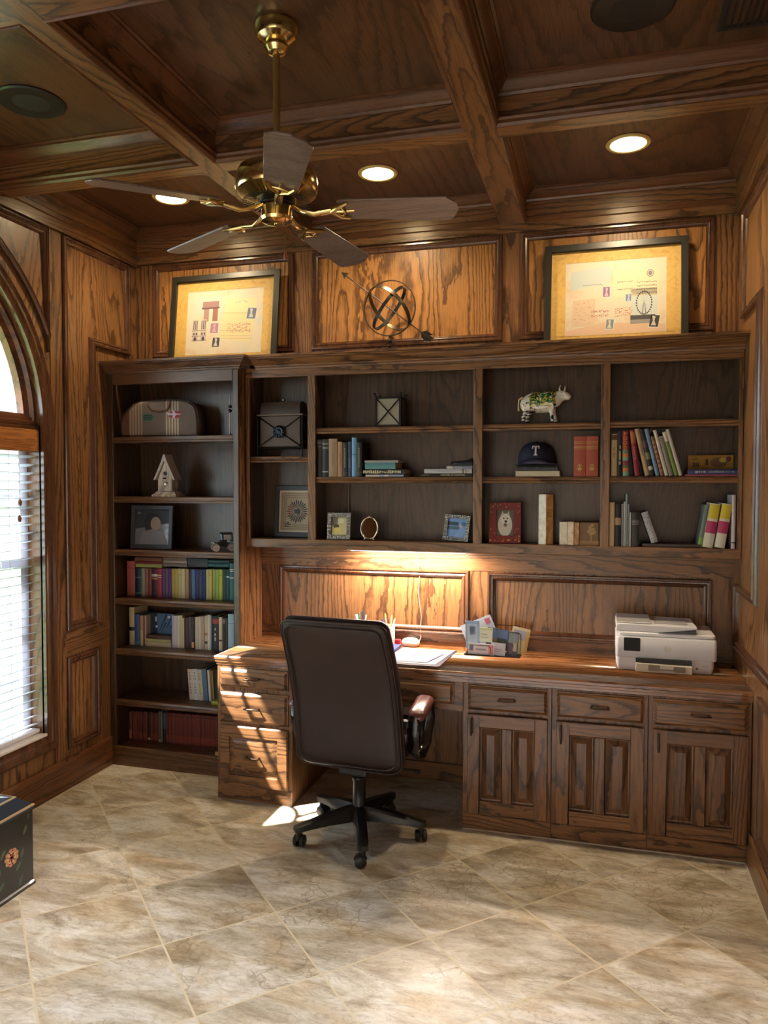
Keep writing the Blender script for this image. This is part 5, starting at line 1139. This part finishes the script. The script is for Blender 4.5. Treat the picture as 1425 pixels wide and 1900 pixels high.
t = NT('cream_marble'); g1 = t.noise(t.n('ShaderNodeTexCoord').outputs['Object'], 22, 5, .6, 1.5)
MARB = t.p(Base_Color=t.ramp(g1.outputs[0], [(.3, lin((176,140,96))), (.42, lin((206,192,166))), (.6, lin((220,212,196)))]), Roughness=.3, Coat_Weight=.2)
t = NT('ochre_marble'); g1 = t.noise(t.n('ShaderNodeTexCoord').outputs['Object'], 18, 5, .6, 1.5)
OCH = t.p(Base_Color=t.ramp(g1.outputs[0], [(.3, lin((120,80,40))), (.5, lin((168,124,72))), (.68, lin((206,184,140)))]), Roughness=.35)
mb_ = thing('marble_block', 'tall two-tone marble block standing on the hutch floor', 'ornament', (-.272,4.0,1.354), 0)
m = MB(); m.prism([(-.309,3.985), (-.270,3.968), (-.270,4.03), (-.309,4.03)], 1.3545, 1.612, Mup(0)); m.build('white_side', MARB, mb_, smooth=0, bevel=.002)
m = MB(); m.prism([(-.2698,3.968), (-.236,3.985), (-.236,4.03), (-.2698,4.03)], 1.3545, 1.612, Mup(0)); m.build('ochre_side', OCH, mb_, smooth=0, bevel=.002)
mb2 = thing('marble_box', 'low box of pale marble blocks and brown wood with a tree picture', 'box', (-.108,4.01,1.354), 0)
m = MB(); m.box(-.204,-.163,3.985,4.09,1.3545,1.472); m.build('marble_block', MARB, mb2, smooth=0, bevel=.003)
m = MB(); m.box(-.1625,-.132,3.975,4.09,1.3545,1.473); m.build('marble_block', MARB, mb2, smooth=0, bevel=.003)
m = MB(); m.box(-.1315,-.106,3.98,4.09,1.3545,1.470); m.build('ochre_block', OCH, mb2, smooth=0, bevel=.002)
m = MB(); m.box(-.1055,-.0105,3.988,4.09,1.3545,1.470); m.build('wooden_block', paint((116,84,48), .45), mb2, smooth=0, bevel=.002)
m = MB(); MM = Mback(3.9878)
m.mi = 0; rn = random.Random(4)
for k in range(16): m.prism(ell(-.048+rn.gauss(0,.011),1.433+rn.gauss(0,.011),.008,.008,9), 0, .0008+.00003*k, MM)
m.prism([(-.051,1.375),(-.045,1.375),(-.046,1.42),(-.050,1.42)], 0, .001, MM); m.mi = 1; m.prism(rect(-.1055,-.0105,1.3546,1.378), 0, .0005, MM); m.build('tree_picture', [paint((170,140,96), .5), paint((150,116,76), .5)], mb2, smooth=0)
# last bay, middle shelf
zz = 1.704
book('book', .045, .072, zz, .208, 3.975, (196,178,140), 'cream book at the left end of the leaning cookbook row', 'books in the right bay', bands=[(.86,.98,(96,70,52))], txt=(7, .012, .55, (150,110,70)))
book('book', .0725, .099, zz, .222, 3.975, (18,16,18), 'black book with pale upright lettering left of the FOOD book', 'books in the right bay', txt=(13, .0125, .48, (196,180,130)))
book('book', .1005, .128, zz, .222, 3.975, (150,44,40), 'red book with FOOD on its spine', 'books in the right bay', tilt=-.02, bands=[(0,.10,(120,160,140)),(.10,.18,(206,120,60)),(.18,.24,(80,110,60)),(.24,.34,(130,40,60)),(.34,.42,(120,160,140)),(.42,.5,(206,120,60)),(.5,.58,(110,140,120))], txt=('FOOD', .024, .93, (230,150,90), 'up'))
def leanbook(bx0, bx1, h, tl, c, lab, **kw): return book(kw.pop('nm', 'book'), bx0, bx1, zz, h, 3.975, c, lab, 'leaning books in the right bay', tilt=-tl, **kw)
leanbook(.1575,.1815,.225,.12,(140,30,46),'crimson book leaning right of the FOOD book',txt=('Entertaining',.013,.5,(214,150,160)),bands=[(.72,.97,(168,96,60))])
leanbook(.206,.2275,.236,.225,(176,150,116),'tan book leaning left of the black floral book',txt=('COOKING',.012,.55,(90,60,40)))
leanbook(.2295,.2495,.234,.226,(24,22,26),'black floral book leaning between tan and blue ones',bands=[(.35,.5,(120,130,90)),(.12,.2,(206,200,190)),(.6,.75,(90,60,80))])
leanbook(.2555,.2735,.236,.245,(108,140,176),'blue book leaning in the middle of the cookbook row',txt=('Bread & Wine',.011,.5,(206,216,226)))
leanbook(.2775,.2935,.198,.25,(126,84,64),'thin brown striped book leaning right of the blue one',bands=[(.1+.12*k,.16+.12*k,(176,130,104)) for k in range(7)])
leanbook(.2975,.3135,.230,.255,(206,200,188),'thin white book leaning left of the spiral bound one')
sb_ = leanbook(.3165,.3385,.198,.26,(150,146,132),'grey spiral bound book leaning left of the green one',nm='spiral_book',bands=[(.03+.045*k,.05+.045*k,(90,88,80)) for k in range(21)])
leanbook(.3415,.3595,.220,.27,(116,140,62),'green and white book leaning near the right end',bands=[(.78,1,(206,200,186))])
leanbook(.3625,.3785,.234,.28,(190,184,176),'thin grey white book, last of the leaning row')
bk = thing('cookbook', 'mustard coloured book with a picture leaning at the back over the flat books', 'book', (.51,4.08,zz+.034))
m = MB(); RB = Matrix.Translation((0,4.085,zz+.0345)) @ Matrix.Rotation(math.radians(-6), 4, 'X') @ basis((1,0,0), (0,0,1), (0,-1,0))
m.prism(rect(.413,.622,0,.07), -.012, 0, RB); m.build('cover', paint((166,132,52), .45), bk, smooth=0)
m = MB(); m.mi = 0; m.prism(ell(.555,.034,.040,.024,20), 0, .0005, RB); m.mi = 1; m.prism(ell(.575,.045,.018,.012,14), 0, .0008, RB); m.mi = 2; m.prism(ell(.60,.05,.012,.014,12), 0, .001, RB); m.build('cover_picture', [paint((116,84,56), .5), paint((190,176,70), .5), paint((112,36,40), .5)], bk, smooth=0)
m = MB()
for k in range(4): m.prism(rect(.436+k*.008,.441+k*.008,.012,.034), 0, .0006, RB)
m.prism(rect(.495,.507,.02,.05), 0, .0006, RB); m.build('subtitle', paint((60,46,30), .5), bk, smooth=0)
m = MB(); RS = RB @ basis((0,1,0), (-1,0,0), (0,0,1), (.448,.05,.0006)); m.text('S', .034, RS); m.build('title', paint((60,46,30), .5), bk, smooth=0)
lying('book', .388, .622, zz, .007, 3.975, (176,84,108), 'thin pink book lying flat beside the leaning cookbooks', 'flat books in the right bay')
lying('book', .402, .622, zz+.0072, .024, 3.98, (58,70,120), 'blue cookbook lying on the thin pink one', 'flat books in the right bay', txt=[(6, .0125, .26, (206,206,214)), ('COOKBOOK', .0125, .58, (206,206,214)), (8, .008, .85, (150,156,190))])
# last bay, bottom
zf = 1.354
for a, b, h, c, lab, bd, tx in ((.0395,.064,.219,(206,190,158),'cream book beside the divider at the bottom of the right bay',[],None),(.066,.095,.212,(30,28,28),'black book with a tan label in the bottom right bay',[(.50,.67,(170,140,104))],None),(.097,.1075,.211,(150,156,164),'grey spiral notebook left of the thin white one',[(.03+.04*k,.05+.04*k,(96,100,110)) for k in range(24)],None),(.108,.1148,.222,(204,200,196),'thin white book left of the tall thin blue one',[],None),(.1155,.1255,.262,(128,146,154),'tall thin blue grey folder rising above the rest',[],None),(.1265,.135,.211,(156,162,170),'grey spiral notebook right of the tall thin folder',[(.03+.04*k,.05+.04*k,(96,100,110)) for k in range(24)],None),(.1358,.143,.170,(200,196,190),'thin short white book left of the silver lettered black one',[],None),(.146,.181,.171,(40,42,42),'black book with silver lettering in the bottom right bay',[(.76,.77,(170,170,170)),(.72,.73,(170,170,170)),(.68,.69,(170,170,170)),(.64,.65,(170,170,170))],None)):
    book('book', a, b, zf, h, 3.977, c, lab, 'books in the bottom right bay', bands=bd, txt=tx)
m = MB(); m.box(.196, .464, 3.98, 4.11, zf+.0005, zf+.017); obj1(m, 'flat_case', paint((44,28,32), .35), 'flat dark maroon case on the bottom right shelf', 'case', smooth=0, bevel=.002)
t = NT('speckled_paper'); g1 = t.noise(t.n('ShaderNodeTexCoord').outputs['Object'], 90, 4, .7); CACHE[((1,1,1), .5, 0.0, 0.0)] = t.p(Base_Color=t.ramp(g1.outputs[0], [(.35, lin((110,114,122))), (.6, lin((176,180,188)))]), Roughness=.5)
o_ = book('binder', .240, .273, zf+.0172, .158, 3.985, (1,1,1), 'speckled grey box file leaning to the left on the dark case', None, tilt=-.33, rough=.5)
def floral(x0, x1, lab, k):
    b_ = book('binder', x0, x1, zf, .215, 3.978, (206,206,196), lab, 'pair of floral binders', tilt=.155, bands=[(.66,.98,(206,190,50)), (.60,.66,(214,206,190)), (.33,.60,(172,52,104)), (.0,.02,(190,200,170))], pages=False)
    return b_
floral(.473, .519, 'left of two white binders with yellow and magenta dots', 0); floral(.526, .572, 'right of two white binders with yellow and magenta dots', 1)
book('book', .452, .4715, zf, .210, 3.995, (110,124,122), 'slim grey green volume left of the floral binders', None, tilt=.155, bands=[(.0,.25,(120,160,70))])
book('book', .602, .6195, zf, .258, 3.978, (196,186,192), 'tall white folder at the right end of the bottom bay', None, bands=[(.10,.125,(60,60,62))])

# ------------------------------------------------------------------ on top of the cabinets
def big_picture(label, cx, y, w_, h_, seed, deco):
    o_ = thing('framed_picture', label, 'picture', (cx, y, 2.3668), 0, 'framed collages on top of the cabinets')
    R = Matrix.Rotation(math.radians(-7), 4, 'X') @ basis((1,0,0), (0,0,1), (0,-1,0))
    fw = .035
    m = MB(); m.ring(rect(-w_/2,w_/2,0,h_), [(0,0), (0,.022), (.002,.024), (fw-.002,.024), (fw,.022), (fw,.006)], R, cap=False); m.build('frame', paint((40,38,32), .35), o_, world=False, smooth=0)
    m = MB(); m.prism(rect(-w_/2+.004,w_/2-.004,.004,h_-.004), .0, .003, R); m.build('backing', BLACK, o_, world=False, smooth=0)
    t = NT('yellow_mat'); tcn = t.n('ShaderNodeTexCoord'); g1 = t.noise(tcn.outputs['Object'], 18, 4, .6, 2.0)
    mat_ = t.p(Base_Color=t.ramp(g1.outputs[0], [(.3, lin((176,136,64))), (.55, lin((194,158,84))), (.7, lin((184,146,74)))]), Roughness=.6)
    m = MB(); iw, ih = w_/2-fw, h_-fw
    a, b, c, d = -iw+.075, iw-.072, fw+.026, ih-.064
    m.ring(rect(-iw,iw,fw,ih), [(0,.004), (0,.006), (.02,.006)], R, cap=False)
    m.ring([(-iw+.02,fw+.02),(iw-.02,fw+.02),(iw-.02,ih-.02),(-iw+.02,ih-.02)], [(0,.006), (.004,.006)], R, cap=False); z_ = .006; I0 = rect(-iw+.022,iw-.022,fw+.02,ih-.022); J0 = rect(a-.004,b+.004,c-.004,d+.004)
    m.M = R
    I1 = [m.v((p[0],p[1],z_)) for p in I0]; J1 = [m.v((p[0],p[1],z_)) for p in J0]
    for q in range(4): m.f((I1[q], I1[(q+1)%4], J1[(q+1)%4], J1[q]))
    m.M = None; m.build('mat', mat_, o_, world=False, smooth=0)
    t = NT('print_paper'); tcn = t.n('ShaderNodeTexCoord'); g1 = t.noise(t.vmath('ADD', tcn.outputs['Object'], (seed*3.1, 0, 0)), 7, 4, .6, .8)
    pap = t.p(Base_Color=t.ramp(g1.outputs[0], [(.3, lin((190,164,136))), (.46, lin((196,186,164))), (.6, lin((190,182,164))), (.72, lin((174,180,178)))]), Roughness=.6)
    m = MB(); mats = [pap]; m.prism(rect(a-.006,b+.006,c-.006,d+.006), .003, .0048, R)
    def add(poly, col, h=.0052):
        pm = paint(tuple(int(v*.86) for v in col), .65)
        if pm not in mats: mats.append(pm)
        m.mi = mats.index(pm); m.prism([(a+u*(b-a), c+v*(d-c)) for u, v in poly], .0047, h, R)
    deco(add, b-a, d-c); m.build('collage', mats, o_, world=False, smooth=0)
    return o_
rq = lambda u0, u1, v0, v1: [(u0,v0),(u1,v0),(u1,v1),(u0,v1)]
def skew(u, v, w_, h_, a):
    c, s_ = math.cos(math.radians(a)), math.sin(math.radians(a)); return [(u+x*c-y*s_, v+x*s_+y*c) for x, y in ((0,0),(w_,0),(w_,h_),(0,h_))]
def stamp(add, u, v, w_, h_, a, col, ink):
    add(skew(u, v, w_, h_, a), (226,222,212), .0053); add(skew(u+.008, v+.012, w_-.016, h_-.024, a), col, .0055); add([(u+w_*.25,v+h_*.15),(u+w_*.75,v+h_*.12),(u+w_*.6,v+h_*.5),(u+w_*.7,v+h_*.8),(u+w_*.4,v+h_*.88),(u+w_*.45,v+h_*.5)], ink, .0057)
def scribble(add, u0, u1, v, col, rn, n=14, amp=.012):
    for k in range(n):
        x = u0+(u1-u0)*k/n; w_ = (u1-u0)/n*.8; y = v+rn.uniform(-amp,amp); add([(x,y),(x+w_,y+rn.uniform(-amp,amp)),(x+w_,y+.008),(x,y+.010)], col, .0054)
def decoA(add, W_, H_):
    rn = random.Random(11)
    add(rq(.10,.46,.62,.92), (206,212,200), .0050); add([(.44,.24),(.86,.16),(.92,.62),(.50,.66)], (232,218,168), .0051); add([(.50,.66),(.92,.62),(.93,.84),(.52,.86)], (236,224,176), .0051)
    # generic stone arch and twin-towered facade sketches
    add(rq(.20,.42,.74,.84), (168,130,128), .0053); add(rq(.22,.29,.52,.74), (176,140,134), .0053); add(rq(.34,.41,.52,.74), (160,110,96), .0053); add(rq(.19,.43,.72,.745), (110,84,92), .0055)
    for x0 in (.075,.185):
        add(rq(x0,x0+.08,.22,.56), (206,194,184), .0053)
        for k in range(3): add(rq(x0+.012+k*.022,x0+.022+k*.022,.40,.54), (96,80,92), .0055)
        for k in range(2): add(ell(x0+.022+k*.036,.33,.012,.022,10), (110,92,100), .0055)
        add(ell(x0+.04,.25,.02,.035,10), (84,70,84), .0056)
    for y in (.22,.29,.38): add(rq(.07,.27,y,y+.008), (110,94,104), .0056)
    stamp(add, .31,.32,.12,.18,-2, (176,130,150), (206,170,184)); stamp(add, .345,.10,.11,.17,-3, (70,66,76), (214,206,200)); stamp(add, .79,.52,.13,.19,-6, (110,118,140), (196,200,206))
    for i in range(5): scribble(add, .54,.86,.45-.03*i, (190,130,120), rn)
    for v in (.64,.36,.28,.24): add([(.46,v),(.88,v-.03),(.88,v-.026),(.46,v+.004)], (150,130,110), .0054)
    scribble(add, .64,.82,.80,(150,160,190), rn, 8)
def decoB(add, W_, H_):
    rn = random.Random(12)
    add([(.04,.62),(.46,.72),(.46,.94),(.05,.88)], (200,210,208), .0050); add(rq(.48,.94,.50,.86), (234,222,186), .0051); add([(.06,.12),(.30,.12),(.30,.50),(.07,.48)], (222,196,168), .0050); add([(.0,0),(1,0),(1,.10),(.4,.16),(0,.06)], (226,190,160), .0050)
    add(rq(.66,.92,.20,.60), (206,216,210), .0051)
    # generic big wheel
    for k in range(28):
        a1 = k*2*PI/28; add(ell(.79+.075*math.cos(a1), .40+.155*math.sin(a1), .008, .013, 8), (84,80,96), .0055)
    for k in range(7):
        a1 = k*PI/7; dx, dy = .07*math.cos(a1), .148*math.sin(a1); add([(.79-dx,.40-dy),(.79-dx+.003,.40-dy),(.79+dx+.003,.40+dy),(.79+dx,.40+dy)], (176,180,184), .0053)
    add([(.765,.22),(.775,.22),(.787,.40),(.783,.40)], (96,96,112), .0056); add([(.805,.22),(.815,.22),(.797,.40),(.793,.40)], (96,96,112), .0056)
    add(rq(.655,.90,.175,.235), (70,66,70), .0055); add(rq(.655,.90,.12,.175), (150,146,142), .0054)
    stamp(add, .37,.50,.085,.16,0, (150,110,150), (206,176,200)); stamp(add, .60,.42,.07,.12,0, (120,140,176), (190,204,216)); stamp(add, .40,.06,.09,.15,-4, (130,140,144), (206,206,196)); stamp(add, .83,.06,.105,.18,-7, (50,48,50), (206,200,184))
    add(ell(.85,.80,.035,.055,18), (150,146,150), .0053); add(ell(.85,.80,.028,.045,18), (206,196,176), .0055); add(ell(.85,.80,.018,.03,14), (130,126,134), .0056)
    for i in range(4): scribble(add, .26,.44,.32-.03*i+.02*(i%2), (186,120,110), rn, 9)
    for i in range(4): scribble(add, .50,.68,.34-.035*i, (190,120,110), rn, 9)
    for i in range(4): scribble(add, .72,.92,.68-.05*i, (110,96,96), rn, 12, .006)
    for i in range(2): scribble(add, .52,.68,.70-.10*i, (130,110,110), rn, 10, .006)
    scribble(add, .17,.38,.68,(140,150,160), rn, 12, .006)
    for k in range(30): u, v = rn.uniform(.08,.24), rn.uniform(.15,.45); add(rq(u,u+.02,v,v+.006), (206,150,130), .0053)
big_picture('black framed collage of stamps and an arch above the bookcase, left of the globe', -2.148, 4.075, .700, .540, 1, decoA)
big_picture('black framed collage with a big wheel above the hutch, right of the globe', .054, 4.075, .702, .540, 2, decoB)
# armillary sphere
AX, AY, AZ = -1.105, 3.985, 2.606
am = thing('armillary_sphere', 'dark metal armillary sphere with a long arrow on top of the hutch', 'ornament', (AX,AY,2.3665))
GM = paint((96,88,72), .35, .9); GD = paint((52,48,44), .4, .8)
m = MB(); m.lathe([(.001,.0), (.034,.0), (.036,.005), (.024,.010), (.008,.014), (.006,.03), (.010,.036), (.006,.042), (.005,.052)], 20, (AX,AY,2.367)); m.ball((AX,AY,2.431), .014, 14); m.tube([(AX,AY,2.44), (AX,AY,2.462)], .004, 8); m.build('stand', GD, am, smooth=50)
def hoop(r_, wd, th, axis, u):
    n_ = Vector(axis).normalized(); a = Vector(u); a = (a-n_*a.dot(n_)).normalized(); b = n_.cross(a); rings = []
    m = MB()
    for k in range(49):
        q = k*2*PI/48; d = a*math.cos(q)+b*math.sin(q); c = Vector((AX,AY,AZ))
        rings.append([c+d*(r_+dr)+n_*dn for dr, dn in ((-th/2,-wd/2), (th/2,-wd/2), (th/2,wd/2), (-th/2,wd/2))])
    m.loft(rings, True, False, False); return m
ad = Vector((.479,0,-.372)).normalized()         # arrow direction
nrm = Vector((.372,0,.479)).normalized()
sv = Vector((-.27,.96,.0)); s2 = (sv-ad*sv.dot(ad)).normalized(); s3 = (sv-nrm*sv.dot(nrm)).normalized()
w2 = ad.cross(s2).normalized(); w3 = nrm.cross(s3).normalized()
hoop(.146, .010, .005, (.08,1,.03), (1,0,0)).build('ring', GM, am, smooth=40)
hoop(.139, .020, .004, s2*.36+w2*.93, ad).build('ring', GM, am, smooth=40)
hoop(.132, .018, .004, s3*.13+w3*.99, nrm).build('ring', GD, am, smooth=40)
p0, p1 = Vector((AX,AY,AZ))-ad*.315, Vector((AX,AY,AZ))+ad*.285
m = MB(); m.tube([p0, p1], .0032, 8); m.build('arrow_shaft', GD, am)
def plate(name, pts):
    m = MB(); M = basis(ad, nrm, Vector((0,-1,0)), (AX,AY,AZ)); m.prism(pts, -.002, .002, M); m.build(name, GM if name == 'arrow_head' else GD, am, smooth=0)
plate('arrow_head', [(-.345,0), (-.305,.020), (-.312,0), (-.305,-.020)])
plate('arrow_tail', [(.225,.004), (.24,.022), (.285,.026), (.272,.012), (.305,.016), (.288,0), (.305,-.016), (.272,-.012), (.285,-.026), (.24,-.022), (.225,-.004)])
CANS = [(-2.26,3.72), (-1.09,3.71), (.10,3.70)]
WORLD, CAN, UNDER, SUN, FLOOR_FILL, EXPO = 3.8, 34, 15, 18, 700, 1.02

# ------------------------------------------------------------------ camera
cam = bpy.data.cameras.new('camera'); co = bpy.data.objects.new('camera', cam); COL.objects.link(co)
yaw, pit, rol = .2771, -.0343, -.0016
Rz = Matrix.Rotation(yaw, 3, 'Z'); Rx = Matrix.Rotation(pit, 3, 'X'); Ry = Matrix.Rotation(rol, 3, 'Y')
Rm = Rz @ Rx @ Ry
X, F, U = Rm.col[0], Rm.col[1], Rm.col[2]
co.matrix_world = basis(X, U, -F, (0,0,1.654))
cam.sensor_fit = 'VERTICAL'; cam.sensor_height = 36; cam.sensor_width = 27; cam.lens = 1418/1900*36; cam.clip_start = .05
SC.camera = co

# ------------------------------------------------------------------ light
w = bpy.data.worlds.new('sky'); SC.world = w; w.use_nodes = True
bg = w.node_tree.nodes['Background']; bg.inputs[0].default_value = (.80, .93, 1.0, 1); bg.inputs[1].default_value = WORLD
def lamp(name, typ, loc, energy, color, **kw):
    L = bpy.data.lights.new(name, typ); L.energy = energy; L.color = color
    o = bpy.data.objects.new(name, L); COL.objects.link(o); o.location = loc
    for k, v in kw.items():
        if k == 'rot': o.rotation_euler = v
        elif k == 'dir': o.rotation_euler = Vector(v).to_track_quat('-Z', 'Y').to_euler()
        else: setattr(L, k, v)
    return o
for x, y in CANS:
    lamp('can_lamp', 'SPOT', (x, y, ZC-.012), CAN, (1.0, .78, .50), spot_size=math.radians(150), spot_blend=.9, shadow_soft_size=.05)
lamp('under_shelf_lamp', 'AREA', (-1.02, 4.06, 1.289), UNDER, (1.0, .80, .64), shape='RECTANGLE', size=.62, size_y=.03)
lamp('sunlight', 'SUN', (-6, 0, 8), SUN, (1.0, .96, .9), dir=(1, .69, -1.6), angle=.009)
# daylight portals at the openings
for nm, loc, d, sx, sy in (('window_portal', (XL-.21, WC, 1.6), (1,0,0), 1.9, 2.7),):
    o = lamp(nm, 'AREA', loc, 1, (1,1,1), dir=d, shape='RECTANGLE', size=sx if d[1] else sy, size_y=sy if d[1] else sx); o.data.cycles.is_portal = True
# added lamp in the invented hall, brightens the foreground floor from behind
lamp('added_floor_light', 'AREA', (-.9, -6.2, 4.16), FLOOR_FILL, (.95, .95, 1.0), dir=(0,.94,-.42), shape='RECTANGLE', size=5.5, size_y=.32)

SC.view_settings.view_transform = 'Standard'; SC.view_settings.look = 'None'; SC.view_settings.gamma = 1; SC.view_settings.use_curve_mapping = False
SC.view_settings.exposure = EXPO
SC.cycles.use_denoising = True; SC.cycles.max_bounces = 8; SC.cycles.diffuse_bounces = 5; SC.cycles.glossy_bounces = 4
SC.cycles.sample_clamp_indirect = 6; SC.cycles.caustics_reflective = False; SC.cycles.caustics_refractive = False

bpy.context.view_layer.update()
